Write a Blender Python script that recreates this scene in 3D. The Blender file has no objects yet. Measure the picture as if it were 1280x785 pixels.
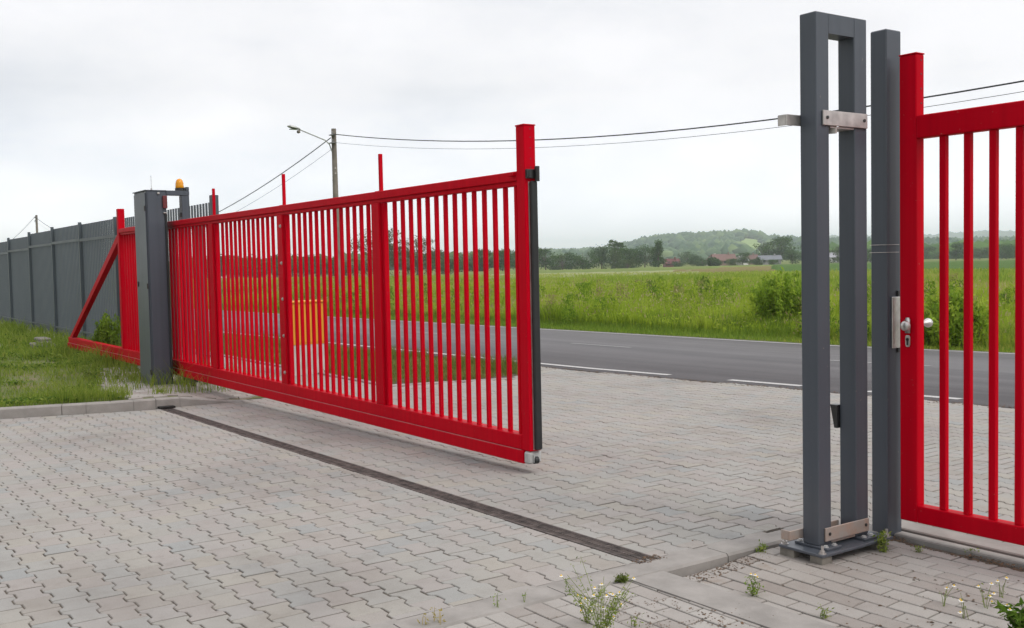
import bpy, math, random
import numpy as np
random.seed(7); rng=np.random.default_rng(11)
S=bpy.context.scene; COL=S.collection
# ------------------------------------------------------------------ camera
F=1302.88; CX,CY=640.0,392.5; H=1.5
YAW,PIT,ROL=math.radians(-55.3368),math.radians(2.9013),math.radians(1.2048)
def basis():
    f=np.array([math.sin(YAW)*math.cos(PIT),math.cos(YAW)*math.cos(PIT),-math.sin(PIT)])
    r=np.array([math.cos(YAW),-math.sin(YAW),0.0]); d=np.cross(f,r)
    c,s=math.cos(ROL),math.sin(ROL)
    return np.array([c*r+s*d,-s*r+c*d,f])
MB3=basis(); CAM=np.array([0,0,H])
cam=bpy.data.objects.new('camera',bpy.data.cameras.new('camera')); COL.objects.link(cam)
from mathutils import Matrix, Vector
R=Matrix(((MB3[0][0],-MB3[1][0],-MB3[2][0]),(MB3[0][1],-MB3[1][1],-MB3[2][1]),(MB3[0][2],-MB3[1][2],-MB3[2][2])))
cam.matrix_world=Matrix.Translation((0,0,H))@R.to_4x4()
cam.data.sensor_width=36; cam.data.lens=36*F/1280; cam.data.clip_end=20000; cam.data.clip_start=.05
S.camera=cam
def ray(x,y): return MB3.T@np.array([(x-CX)/F,(y-CY)/F,1.0])
def G(x): return -.011*np.clip(-3.7-x,0,8.3)
def gpt(x,y,o=0.0):
    d=ray(x,y); z=o
    for i in range(25):
        p=CAM+(z-H)/d[2]*d; z=float(G(p[0]))+o
    return p
def azim(px,dist,py=325):
    d=ray(px,py); n=math.hypot(d[0],d[1]); return np.array([d[0]/n*dist,d[1]/n*dist])
def project(P):
    c=(P-CAM)@MB3.T; z=np.where(c[:,2]>.1,c[:,2],np.nan)
    return CX+F*c[:,0]/z, CY+F*c[:,1]/z
# ------------------------------------------------------------------ materials
def newmat(n):
    m=bpy.data.materials.new(n); m.use_nodes=True; nt=m.node_tree
    return m,nt,nt.nodes['Principled BSDF']
def ramp(nt,fac,stops):
    r=nt.nodes.new('ShaderNodeValToRGB'); e=r.color_ramp.elements
    while len(e)<len(stops): e.new(.5)
    for k,(p,c) in enumerate(stops): e[k].position=p; e[k].color=(*c,1)
    nt.links.new(fac,r.inputs[0]); return r.outputs[0]
def noise(nt,scale,detail=4,rough=.55,coord='Object',vec=None):
    n=nt.nodes.new('ShaderNodeTexNoise'); n.inputs['Scale'].default_value=scale
    n.inputs['Detail'].default_value=detail; n.inputs['Roughness'].default_value=rough
    if vec is None:
        t=nt.nodes.new('ShaderNodeTexCoord'); vec=t.outputs[coord]
    nt.links.new(vec,n.inputs['Vector']); return n.outputs[0]
def mixc(nt,a,b,fac,mode='MIX'):
    m=nt.nodes.new('ShaderNodeMix'); m.data_type='RGBA'; m.blend_type=mode
    for s,v in ((6,a),(7,b)):
        if isinstance(v,tuple): m.inputs[s].default_value=(*v,1)
        else: nt.links.new(v,m.inputs[s])
    if isinstance(fac,float): m.inputs[0].default_value=fac
    else: nt.links.new(fac,m.inputs[0])
    return m.outputs[2]
def bump(nt,b,h,st=.2,dist=.01):
    n=nt.nodes.new('ShaderNodeBump'); n.inputs['Strength'].default_value=st; n.inputs['Distance'].default_value=dist
    nt.links.new(h,n.inputs['Height']); nt.links.new(n.outputs[0],b.inputs['Normal'])
def wpos(nt):
    g=nt.nodes.new('ShaderNodeNewGeometry'); return g.outputs['Position']
def simple(n,c,rough=.5,metal=0.0,var=.12,scale=6.0,bumps=0.0,bscale=60,spec=.5,c2=None,coat=0.0):
    m,nt,b=newmat(n)
    v=wpos(nt)
    f=noise(nt,scale,5,.6,vec=v)
    a=tuple(x*(1-var) for x in c); d=c2 or tuple(min(1,x*(1+var)) for x in c)
    nt.links.new(ramp(nt,f,[(.35,a),(.68,d)]),b.inputs['Base Color'])
    f2=noise(nt,scale*4,4,.6,vec=v)
    mr=nt.nodes.new('ShaderNodeMapRange'); mr.inputs[3].default_value=max(0,rough-.08); mr.inputs[4].default_value=min(1,rough+.1)
    nt.links.new(f2,mr.inputs[0]); nt.links.new(mr.outputs[0],b.inputs['Roughness'])
    b.inputs['Metallic'].default_value=metal; b.inputs['Specular IOR Level'].default_value=spec
    b.inputs['Coat Weight'].default_value=coat
    if bumps: bump(nt,b,noise(nt,bscale,5,.65,vec=v),bumps,.004)
    return m
def paint(n,c,dust,rough=.38,specks=True,grime=.35,spec=.5):
    """powder coat: slight dust towards the bottom of things, fine orange peel, sparse scuffs"""
    m,nt,b=newmat(n); v=wpos(nt)
    f=noise(nt,1.7,6,.62,vec=v)
    sep=nt.nodes.new('ShaderNodeSeparateXYZ'); nt.links.new(v,sep.inputs[0])
    low=nt.nodes.new('ShaderNodeMapRange'); low.inputs[1].default_value=.45; low.inputs[2].default_value=-.05; low.inputs[3].default_value=0.02; low.inputs[4].default_value=grime
    nt.links.new(sep.outputs[2],low.inputs[0])
    mu=nt.nodes.new('ShaderNodeMath'); mu.operation='MULTIPLY'; nt.links.new(low.outputs[0],mu.inputs[0])
    mr=nt.nodes.new('ShaderNodeMapRange'); mr.inputs[1].default_value=.35; mr.inputs[2].default_value=.7; nt.links.new(f,mr.inputs[0]); nt.links.new(mr.outputs[0],mu.inputs[1])
    base=ramp(nt,noise(nt,.9,3,.5,vec=v),[(.3,tuple(x*.93 for x in c)),(.7,tuple(x*1.05 for x in c))])
    cc=mixc(nt,base,dust,mu.outputs[0])
    if specks:
        mpv=nt.nodes.new('ShaderNodeMapping'); mpv.inputs['Scale'].default_value=(22,22,.5); nt.links.new(v,mpv.inputs[0])
        cc=mixc(nt,cc,ramp(nt,noise(nt,1.0,5,.6,vec=mpv.outputs[0]),[(.35,(.86,.86,.86)),(.55,(1,1,1)),(.75,(1.12,1.11,1.1))]),.7,'MULTIPLY')
        sp=nt.nodes.new('ShaderNodeMapRange'); sp.inputs[1].default_value=.70; sp.inputs[2].default_value=.745
        nt.links.new(noise(nt,38,3,.7,vec=v),sp.inputs[0])
        cc=mixc(nt,cc,dust,sp.outputs[0])
    nt.links.new(cc,b.inputs['Base Color']); b.inputs['Specular IOR Level'].default_value=spec; b.inputs['IOR'].default_value=1.5 if spec>.3 else 1.22
    rr=nt.nodes.new('ShaderNodeMapRange'); rr.inputs[3].default_value=rough-.06; rr.inputs[4].default_value=rough+.12
    nt.links.new(f,rr.inputs[0]); nt.links.new(rr.outputs[0],b.inputs['Roughness'])
    bump(nt,b,noise(nt,240,2,.5,vec=v),.06,.002)
    return m
RED=paint('red_paint',(.53,.0004,.012),(.42,.12,.09),.38,grime=.05,spec=.10)
GREY=paint('anthracite_paint',(.060,.072,.092),(.17,.16,.15),.36,grime=.4)
FGREY=paint('fence_paint',(.070,.088,.102),(.15,.15,.13),.45,specks=False)
STEEL=simple('galvanised_steel',(.52,.49,.47),.42,.75,.2,14)
SSTEEL=simple('brushed_steel',(.62,.60,.58),.33,.9,.12,30)
RUSTY=simple('weathered_steel_bracket',(.50,.45,.41),.55,.25,.25,16,c2=(.42,.30,.24))
BLACK=simple('black_rubber',(.012,.013,.014),.5,0,.2,20)
BLACKP=simple('black_plastic',(.02,.02,.02),.35,0,.1,20)
WHITEP=simple('white_plastic',(.42,.42,.41),.4,0,.1,20)
CONC=simple('kerb_concrete',(.275,.257,.238),.9,0,.12,5,.35,120,.2,c2=(.335,.313,.292))
CONC2=simple('old_concrete',(.20,.185,.16),.92,0,.3,9,.5,60,.2)
GRATE=simple('rusty_iron_grate',(.075,.064,.060),.75,.2,.35,18,.3,90,.3,c2=(.15,.12,.11))
DARK=simple('drain_depth',(.012,.010,.009),.95,0,.2,20)
WIREM=simple('wire_insulation',(.025,.027,.03),.6,0,.1,2)
POLE=simple('pole_concrete',(.20,.175,.15),.85,0,.25,2.5,.2,30)
LAMPM=simple('lamp_housing',(.42,.43,.42),.45,.2,.1,8)
def glassy(n,c,em=0.0):
    m,nt,b=newmat(n); b.inputs['Base Color'].default_value=(*c,1); b.inputs['Roughness'].default_value=.12
    f=noise(nt,60,2,.5,vec=wpos(nt)); nt.links.new(ramp(nt,f,[(.3,tuple(x*.85 for x in c)),(.7,c)]),b.inputs['Base Color'])
    b.inputs['Transmission Weight'].default_value=.25; b.inputs['Subsurface Weight'].default_value=.3
    if em: b.inputs['Emission Color'].default_value=(*c,1); b.inputs['Emission Strength'].default_value=em
    return m
AMBER=glassy('amber_lens',(1.0,.42,.01))
REDLENS=simple('red_reflector',(.13,.012,.014),.25,0,.15,60)
YELLOW=simple('yellow_cabinet_paint',(.66,.29,.010),.5,0,.08,3)
def attr_mat(n,rough=.6,trans=.0,spec=.08,namecol='Col',bumps=0.0):
    m,nt,b=newmat(n)
    a=nt.nodes.new('ShaderNodeAttribute'); a.attribute_name=namecol
    nt.links.new(a.outputs['Color'],b.inputs['Base Color']); b.inputs['Roughness'].default_value=rough
    b.inputs['Specular IOR Level'].default_value=spec
    if trans:
        t=nt.nodes.new('ShaderNodeBsdfTranslucent'); nt.links.new(a.outputs['Color'],t.inputs[0])
        mx=nt.nodes.new('ShaderNodeMixShader'); mx.inputs[0].default_value=trans
        out=nt.nodes['Material Output']
        nt.links.new(b.outputs[0],mx.inputs[1]); nt.links.new(t.outputs[0],mx.inputs[2]); nt.links.new(mx.outputs[0],out.inputs[0])
    return m
LEAF=attr_mat('leaf',.6,.48)
BARK=simple('bark',(.10,.075,.055),.9,0,.3,5)
# pavers
def paver_mat(n,stops,stain,moss=0.0):
    m,nt,b=newmat(n); v=wpos(nt)
    a=nt.nodes.new('ShaderNodeAttribute'); a.attribute_name='Col'
    base=ramp(nt,a.outputs['Fac'],stops)
    # speckled aggregate
    sp=noise(nt,260,3,.7,vec=v); base=mixc(nt,base,ramp(nt,sp,[(.3,(.62,.62,.62)),(.5,(1,1,1)),(.75,(1.12,1.12,1.12))]),.6,'MULTIPLY')
    st=ramp(nt,noise(nt,.55,6,.62,vec=v),[(.34,stain),(.5,(.96,.96,.96)),(.66,(1.05,1.04,1.03))])
    base=mixc(nt,base,st,.75,'MULTIPLY')
    st2=ramp(nt,noise(nt,7,6,.7,vec=v),[(.3,(.84,.82,.80)),(.5,(1,1,1))])
    base=mixc(nt,base,st2,.6,'MULTIPLY')
    if moss:
        mm=nt.nodes.new('ShaderNodeMapRange'); mm.inputs[1].default_value=.62; mm.inputs[2].default_value=.72; mm.inputs[4].default_value=moss
        nt.links.new(noise(nt,1.9,7,.72,vec=v),mm.inputs[0]); base=mixc(nt,base,(.20,.125,.07),mm.outputs[0])
    nt.links.new(base,b.inputs['Base Color']); b.inputs['Roughness'].default_value=.9; b.inputs['Specular IOR Level'].default_value=.2
    bump(nt,b,noise(nt,170,5,.7,vec=v),.35,.003)
    return m
PAVE=paver_mat('interlocking_paver',[(0,(.305,.283,.256)),(.2,(.33,.304,.284)),(.4,(.325,.306,.288)),(.6,(.318,.312,.294)),(.8,(.335,.312,.276)),(1,(.293,.296,.288))],(.74,.72,.72))
BRICK=paver_mat('block_paver',[(0,(.29,.262,.24)),(.4,(.345,.322,.30)),(.8,(.375,.355,.33)),(1,(.31,.288,.268))],(.84,.80,.77),.5)
JOINT=simple('joint_sand',(.105,.09,.075),.98,0,.35,25,.5,120,.1)
def ground_mat():
    m,nt,b=newmat('meadow_soil'); v=wpos(nt)
    c=ramp(nt,noise(nt,.05,8,.6,vec=v),[(.25,(.085,.12,.028)),(.42,(.12,.165,.035)),(.55,(.17,.19,.06)),(.7,(.10,.15,.03))])
    c=mixc(nt,c,ramp(nt,noise(nt,1.2,8,.75,vec=v),[(.3,(.6,.65,.55)),(.7,(1.25,1.2,1.1))]),.8,'MULTIPLY')
    nt.links.new(c,b.inputs['Base Color']); b.inputs['Roughness'].default_value=.95; b.inputs['Specular IOR Level'].default_value=.1
    bump(nt,b,noise(nt,3,8,.8,vec=v),.8,.15); return m
SOILG=ground_mat()
def crop_mat(n,c1,c2,sc=.8):
    m,nt,b=newmat(n); v=wpos(nt)
    mp=nt.nodes.new('ShaderNodeMapping'); mp.inputs['Scale'].default_value=(1,1,1); nt.links.new(v,mp.inputs[0])
    c=ramp(nt,noise(nt,sc,9,.8,vec=mp.outputs[0]),[(.3,c1),(.7,c2)])
    nt.links.new(c,b.inputs['Base Color']); b.inputs['Roughness'].default_value=.95; b.inputs['Specular IOR Level'].default_value=.1
    bump(nt,b,noise(nt,2.5,6,.8,vec=v),1.0,.3); return m
# ------------------------------------------------------------------ mesh builder
class MB:
    def __init__(s): s.v=[]; s.f=[]; s.mi=[]; s.c=[]
    def add(s,V,Fc,mi=0,c=None):
        o=len(s.v); s.v+= [tuple(map(float,p)) for p in V]; s.f+=[tuple(o+i for i in f) for f in Fc]; s.mi+=[mi]*len(Fc)
        s.c+=[c]*len(V); return s
    def box(s,a,b,mi=0,bev=.0,c=None):
        (x0,y0,z0),(x1,y1,z1)=a,b
        if x0>x1:x0,x1=x1,x0
        if y0>y1:y0,y1=y1,y0
        if z0>z1:z0,z1=z1,z0
        e=min(bev,(x1-x0)*.45,(y1-y0)*.45,(z1-z0)*.45)
        if e<=0:
            V=[(x,y,z) for z in(z0,z1) for x,y in((x0,y0),(x1,y0),(x1,y1),(x0,y1))]
            return s.add(V,[(3,2,1,0),(4,5,6,7),(0,1,5,4),(1,2,6,5),(2,3,7,6),(3,0,4,7)],mi,c)
        # chamfered box: 24 verts
        V=[];idx={}
        for ix,x in enumerate((x0,x1)):
            for iy,y in enumerate((y0,y1)):
                for iz,z in enumerate((z0,z1)):
                    sx=e if ix==0 else -e; sy=e if iy==0 else -e; sz=e if iz==0 else -e
                    idx[ix,iy,iz]=(len(V),len(V)+1,len(V)+2)
                    V+=[(x,y+sy,z+sz),(x+sx,y,z+sz),(x+sx,y+sy,z)]
        Fc=[]
        for i in(0,1):
            q=[idx[i,0,0][0],idx[i,1,0][0],idx[i,1,1][0],idx[i,0,1][0]]; Fc.append(q if i else q[::-1])
            q=[idx[0,i,0][1],idx[0,i,1][1],idx[1,i,1][1],idx[1,i,0][1]]; Fc.append(q if i else q[::-1])
            q=[idx[0,0,i][2],idx[1,0,i][2],idx[1,1,i][2],idx[0,1,i][2]]; Fc.append(q if i else q[::-1])
        for i in(0,1):
            for j in(0,1):
                Fc.append([idx[i,j,0][0],idx[i,j,1][0],idx[i,j,1][1],idx[i,j,0][1]])
                Fc.append([idx[i,0,j][0],idx[i,1,j][0],idx[i,1,j][2],idx[i,0,j][2]])
                Fc.append([idx[0,i,j][1],idx[1,i,j][1],idx[1,i,j][2],idx[0,i,j][2]])
                for k in(0,1): Fc.append(idx[i,j,k])
        return s.add(V,Fc,mi,c)
    def tube(s,pts,r,n=8,mi=0,cap=True,c=None):
        pts=[np.array(p,float) for p in pts]; rs=r if hasattr(r,'__len__') else [r]*len(pts)
        V=[];up=np.array([0,0,1.0])
        for i,p in enumerate(pts):
            d=pts[min(i+1,len(pts)-1)]-pts[max(i-1,0)]; d/= (np.linalg.norm(d)+1e-9)
            a=np.cross(d,up if abs(d[2])<.95 else np.array([1.0,0,0])); a/=np.linalg.norm(a); b=np.cross(d,a)
            for k in range(n):
                t=2*math.pi*k/n; V.append(p+rs[i]*(a*math.cos(t)+b*math.sin(t)))
        Fc=[(i*n+k,i*n+(k+1)%n,(i+1)*n+(k+1)%n,(i+1)*n+k) for i in range(len(pts)-1) for k in range(n)]
        if cap: Fc+=[tuple(range(n))[::-1],tuple((len(pts)-1)*n+k for k in range(n))]
        return s.add(V,Fc,mi,c)
    def lathe(s,o,axis,prof,n=16,mi=0):
        """prof: list of (dist along axis, radius)"""
        axis=np.array(axis,float)/np.linalg.norm(axis); o=np.array(o,float)
        return s.tube([o+axis*h for h,_ in prof],[max(r,1e-4) for _,r in prof],n,mi) if True else s
    def prism(s,poly,d0,d1,ax='y',mi=0):
        """poly in the 2D plane normal to ax, extruded d0..d1"""
        n=len(poly)
        def P(u,v,w): return {'y':(u,w,v),'x':(w,u,v),'z':(u,v,w)}[ax]
        V=[P(u,v,d0) for u,v in poly]+[P(u,v,d1) for u,v in poly]
        return s.add(V,[tuple(range(n)),tuple(range(2*n-1,n-1,-1))]+[(i,i+n,(i+1)%n+n,(i+1)%n) for i in range(n)],mi)
    def build(s,name,mats,parent=None,bevel=0.0,smooth=False,origin=None):
        me=bpy.data.meshes.new(name); V=np.array(s.v)
        o=bpy.data.objects.new(name,me)
        if parent is not None:
            off=np.array(WLOC.get(parent.name,(0,0,0))); V=V-off
        elif origin is not None:
            V=V-np.array(origin); o.location=origin
        me.from_pydata(V.tolist(),[],s.f); 
        for m in (mats if isinstance(mats,(list,tuple)) else [mats]): me.materials.append(m)
        if any(s.mi): me.polygons.foreach_set('material_index',s.mi)
        if any(c is not None for c in s.c):
            a=me.color_attributes.new('Col','FLOAT_COLOR','POINT')
            a.data.foreach_set('color',np.array([(*(c or (1,1,1)),1) for c in s.c]).ravel())
        COL.objects.link(o)
        import bmesh
        bm=bmesh.new(); bm.from_mesh(me); bmesh.ops.recalc_face_normals(bm,faces=bm.faces); bm.to_mesh(me); bm.free()
        if smooth: me.polygons.foreach_set('use_smooth',[True]*len(me.polygons))
        if parent is not None: o.parent=parent; WLOC[o.name]=WLOC.get(parent.name,(0,0,0))
        else: WLOC[o.name]=tuple(origin) if origin is not None else (0,0,0)
        if bevel:
            b=o.modifiers.new('edge','BEVEL'); b.width=bevel; b.segments=2; b.limit_method='ANGLE'; b.harden_normals=False
        return o
WLOC={}
def tag(o,label=None,cat=None,group=None,kind=None):
    if label:o['label']=label
    if cat:o['category']=cat
    if group:o['group']=group
    if kind:o['kind']=kind
    return o
def thing(name,loc,label,cat,group=None):
    o=bpy.data.objects.new(name,None); o.empty_display_size=.2; COL.objects.link(o); o.location=tuple(map(float,loc)); WLOC[o.name]=tuple(map(float,loc))
    return tag(o,label,cat,group)
def np_mesh(name,V,Q,mat,col=None,parent=None,loc=None,smooth=False):
    """big quad mesh from arrays"""
    me=bpy.data.meshes.new(name); V=np.asarray(V,np.float32); Q=np.asarray(Q,np.int32)
    if parent is not None: V=V-np.array(WLOC.get(parent.name,(0,0,0)),np.float32)
    k=Q.shape[1]
    me.vertices.add(len(V)); me.vertices.foreach_set('co',V.ravel())
    me.loops.add(Q.size); me.loops.foreach_set('vertex_index',Q.ravel())
    me.polygons.add(len(Q)); me.polygons.foreach_set('loop_start',np.arange(0,Q.size,k,dtype=np.int32)); me.polygons.foreach_set('loop_total',np.full(len(Q),k,np.int32))
    if smooth: me.polygons.foreach_set('use_smooth',np.ones(len(Q),bool))
    me.update(calc_edges=True); me.validate()
    if col is not None:
        a=me.color_attributes.new('Col','FLOAT_COLOR','POINT'); c=np.ones((len(V),4),np.float32); c[:,:3]=col; a.data.foreach_set('color',c.ravel())
    me.materials.append(mat); o=bpy.data.objects.new(name,me); COL.objects.link(o)
    if parent is not None: o.parent=parent
    if loc is not None: o.location=loc
    return o
# ------------------------------------------------------------------ terrain helpers
def road_far(x): return 15.24+.076*(x+8.6)
def road_near(x): return np.where(x>-25,9.79+.066*(x+8.2),9.79+.066*(-16.8)+.076*(x+25))
def road_mid(x): return 12.62+.07*(x+9.97)
def kerbx(y): return -12.06-.29*(3.0-np.clip(y,-99,3.0))+.12*np.clip(y-3.0,0,1.5)
def sstep(a,b,x):
    t=np.clip((x-a)/(b-a),0,1); return t*t*(3-2*t)
def fieldz(x,y):
    r=np.hypot(x,y); base=np.where(y>road_far(x)-.6,-.10,-.22)
    base=np.where(x<-60,-.10,base)
    roll=.12*sstep(40,120,r)*(np.sin(x*.021+1)*np.cos(y*.017))
    return base-2.3*np.clip((r-60)/340,0,1)+roll
# ------------------------------------------------------------------ ground (one sheet to the horizon)
rs=np.concatenate([[.01],np.arange(1,60,1.0),np.geomspace(60,9000,90)]); na=240
A=np.linspace(0,2*math.pi,na,endpoint=False)
RR,AA=np.meshgrid(rs,A,indexing='ij'); X=RR*np.cos(AA); Y=RR*np.sin(AA)
V=np.stack([X,Y,fieldz(X,Y)],-1).reshape(-1,3)
i=np.arange(len(rs)-1)[:,None]*na; j=np.arange(na)[None]; jn=(j+1)%na
Q=np.stack([i+j,i+na+j,i+na+jn,i+jn],-1).reshape(-1,4)
tag(np_mesh('ground',V,Q,SOILG,smooth=True),kind='structure')
# ------------------------------------------------------------------ road
ROADM,nt,b=newmat('asphalt'); v=wpos(nt)
c=ramp(nt,noise(nt,320,3,.8,vec=v),[(.3,(.08,.078,.081)),(.55,(.135,.131,.134)),(.8,(.21,.205,.20))])
mp=nt.nodes.new('ShaderNodeMapping'); mp.inputs['Rotation'].default_value=(0,0,-.075); mp.inputs['Scale'].default_value=(.03,1.1,1); nt.links.new(v,mp.inputs[0])
c=mixc(nt,c,ramp(nt,noise(nt,1.3,5,.6,vec=mp.outputs[0]),[(.3,(.72,.71,.72)),(.7,(1.3,1.28,1.28))]),.9,'MULTIPLY')
c=mixc(nt,c,ramp(nt,noise(nt,.35,6,.7,vec=v),[(.3,(.86,.86,.86)),(.7,(1.08,1.08,1.08))]),.8,'MULTIPLY')
nt.links.new(c,b.inputs['Base Color']); b.inputs['Roughness'].default_value=.82; b.inputs['Specular IOR Level'].default_value=.35; bump(nt,b,noise(nt,420,2,.6,vec=v),.4,.003)
xs=np.concatenate([np.linspace(-400,-60,40),np.arange(-58,60,1.0),np.linspace(62,300,20)])
def strip(name,xs,f0,f1,z,mat,thick=.0):
    V=[];Q=[]
    for x in xs:
        g=float(G(x)); V+=[(x,float(f0(x)),g+z),(x,float(f1(x)),g+z),(x,float(f0(x)),g+z-thick),(x,float(f1(x)),g+z-thick)]
    for k in range(len(xs)-1):
        a=4*k; Q.append((a,a+4,a+5,a+1))
        if thick: Q+= [(a+2,a+6,a+4,a),(a+1,a+5,a+7,a+3)]
    return np_mesh(name,V,Q,mat)
tag(strip('road',xs,lambda x:road_near(x)-.28,lambda x:road_far(x)+.05,0,ROADM,.12),kind='structure')
LINEM,nt,b=newmat('road_paint'); v=wpos(nt)
c=ramp(nt,noise(nt,45,6,.8,vec=v),[(.34,(.16,.157,.155)),(.47,(.42,.41,.40)),(.7,(.58,.57,.55))]); nt.links.new(c,b.inputs['Base Color']); b.inputs['Roughness'].default_value=.75
mk=MB()
def mark(x0,x1,f,w):
    n=max(2,int((x1-x0)/1.5)); q=np.linspace(x0,x1,n+1)
    for a,bb in zip(q[:-1],q[1:]):
        mk.add([(a,f(a)-w/2,G(a)+.004),(bb,f(bb)-w/2,G(bb)+.004),(bb,f(bb)+w/2,G(bb)+.004),(a,f(a)+w/2,G(a)+.004)],[(0,1,2,3)])
nr=lambda x:float(road_near(x)); fr=lambda x:float(road_far(x))-.14; md=lambda x:float(road_mid(x))
mark(-150,-10.27,nr,.12); mark(-9.25,-8.15,nr,.12); mark(-7.3,-6.2,nr,.12)
for k in range(8): mark(-5.2+k*2,-4.2+k*2,nr,.12)
mark(-150,60,fr,.08)
tag(mk.build('road_marking',LINEM),kind='structure')
mk=MB()
for x0,x1 in((-26.8,-25.3),(-21.2,-19.7),(-15.7,-14.1),(-10.4,-8.4),(-4.8,-3.2),(1,2.6),(6.6,8.2),(-32.4,-30.9),(-38,-36.5)): mark(x0,x1,md,.09)
CLM,nt,b=newmat('worn_centre_paint'); v=wpos(nt)
c=ramp(nt,noise(nt,45,6,.8,vec=v),[(.38,(.14,.137,.135)),(.52,(.26,.255,.25)),(.7,(.42,.41,.40))]); nt.links.new(c,b.inputs['Base Color']); b.inputs['Roughness'].default_value=.8
tag(mk.build('centre_line_marking',CLM),kind='structure')
# ------------------------------------------------------------------ interlocking pavers
def clip(poly,nx,ny,d):
    """keep nx*x+ny*y<=d"""
    out=[]; n=len(poly)
    for i in range(n):
        a,b=poly[i],poly[(i+1)%n]; da=nx*a[0]+ny*a[1]-d; db=nx*b[0]+ny*b[1]-d
        if da<=0: out.append(a)
        if (da<0<db) or (db<0<da):
            t=da/(da-db); out.append((a[0]+t*(b[0]-a[0]),a[1]+t*(b[1]-a[1])))
    return out
def parea(p): return abs(sum(p[i][0]*p[(i+1)%len(p)][1]-p[(i+1)%len(p)][0]*p[i][1] for i in range(len(p))))/2
BEH=[(-.1,-.0825),(-.062,-.0825),(-.038,-.0575),(.038,-.0575),(.062,-.0825),(.1,-.0825),(.1,.0825),(.062,.0825),(.038,.0575),(-.038,.0575),(-.062,.0825),(-.1,.0825)]
RECT=[(-.1,-.05),(.1,-.05),(.1,.05),(-.1,.05)]
def emit(mb,poly,zf,jit=.001,shade=None,jw=.0012):
    n=len(poly); cx=sum(p[0] for p in poly)/n; cy=sum(p[1] for p in poly)/n
    pp=[poly[i] for i in range(n) if math.hypot(poly[i][0]-poly[i-1][0],poly[i][1]-poly[i-1][1])>.0015]; n=len(pp); poly=pp
    if n<3: return
    sg=1 if sum(pp[i][0]*pp[(i+1)%n][1]-pp[(i+1)%n][0]*pp[i][1] for i in range(n))>0 else -1
    N=[]
    for i in range(n):
        a,b_=pp[i-1],pp[i]; c0=pp[(i+1)%n]; l1=math.hypot(b_[0]-a[0],b_[1]-a[1]); l2=math.hypot(c0[0]-b_[0],c0[1]-b_[1])
        n1=(-(b_[1]-a[1])/l1*sg,(b_[0]-a[0])/l1*sg); n2=(-(c0[1]-b_[1])/l2*sg,(c0[0]-b_[0])/l2*sg)
        dn=max(.35,1+n1[0]*n2[0]+n1[1]*n2[1]); N.append(((n1[0]+n2[0])/dn,(n1[1]+n2[1])/dn))
    dz=random.gauss(0,jit); tx=random.gauss(0,.004); ty=random.gauss(0,.004)
    c=random.random() if shade is None else shade
    def Z(x,y,o): return zf(x,y)+dz+tx*(x-cx)+ty*(y-cy)+o
    V=[]
    j0=jw*random.uniform(.75,1.3)
    for s_,o in((j0+.003,0),(j0,-.0032),(j0,-.035)):
        for (x,y),(nx,ny) in zip(poly,N):
            X=x+nx*s_*(1.8 if abs(x-cx)>.08 and len(poly)>5 else (-.8 if len(poly)>5 else 1)); Y=y+ny*s_*(1.25 if len(poly)>5 else 1); V.append((X,Y,Z(X,Y,o)))
    Fc=[tuple(range(n))]+[(i+n,(i+1)%n+n,(i+1)%n,i) for i in range(n)]+[(i+2*n,(i+1)%n+2*n,(i+1)%n+n,i+n) for i in range(n)]
    mb.add(V,Fc,0,(c,c,c))
DY0,DY1=3.385,3.515
def zg(x,y): return float(G(x))
def lay(mb,x0,x1,y0,y1,keep,clips,zf=zg,shape=BEH,px=.2,py=.14,angle=0.0):
    for r in range(int((y1-y0)/py)+1):
        for k in range(int((x1-x0)/px)+1):
            cx=x0+k*px+(px/2 if r%2 else 0); cy=y0+r*py
            if not keep(cx,cy): continue
            p=[(cx+a,cy+b_) for a,b_ in shape]
            for (nx,ny,d) in clips:
                p=clip(p,nx,ny,d)
                if len(p)<3: break
            if len(p)<3 or parea(p)<.0012: continue
            emit(mb,p,zf,jw=.0042 if shape is RECT else .0029)
# left kerb line as half planes: x >= kerbx(y)
KN=(-1,.29,12.06+.29*-3.0*-1*0)  # placeholder
def kerb_clip(): # for y<3: x >= -12.06-.29*(3-y) -> -x + -.29*(... )
    # -x <= 12.06+.29*(3-y)  ->  -x +.29*y <= 12.06+.87
    return (-1,.29,12.93-.012)
mb=MB()
lay(mb,-13.4,-3.6,-3.2,3.5,lambda x,y:-3.95<y and x>kerbx(y)-.1 and x<-3.7,[kerb_clip(),(1,0,-3.86),(0,1,DY0)])
def inside(x,y):
    if y<4.45: return x>kerbx(y)-.1 and x<-3.75
    if x>-3.45 and y<5.12: return False
    if y>float(road_near(x))-.30: return False
    if y<6.3: return x>-46
    # flare
    xe=np.interp(y,[6.3,8.0,8.86,9.3],[-12.0,-11.5,-12.2,-12.9])
    return x>xe
lay(mb,-46.05,6,DY1+.03,10.8,lambda x,y:y<4.42 and inside(x,y),[(-1,-.12,12.42-.0-.012),(1,0,-3.86),(0,-1,-DY1)])
lay(mb,-46.05,6,DY1+.03,10.8,lambda x,y:y>=4.42 and x<=-3.4 and inside(x,y),[])
lay(mb,-3.45,6,5.125,10.8,lambda x,y:inside(x,y) ,[(0,-1,-5.08)])
tag(mb.build('driveway',PAVE),kind='structure')
# bedding below the joints
xs2=np.arange(-46,7,1.0)
xs2=np.unique(np.concatenate([xs2,[-3.86,-3.84]]))
tag(strip('paver_joint_sand',xs2,lambda x:(-3.4 if x<-3.85 else 5.0) if x>-13.5 else 4.4,lambda x:float(road_near(x))-.3 if x>-12.8 else 6.3,-.0048,JOINT),kind='structure')
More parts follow.
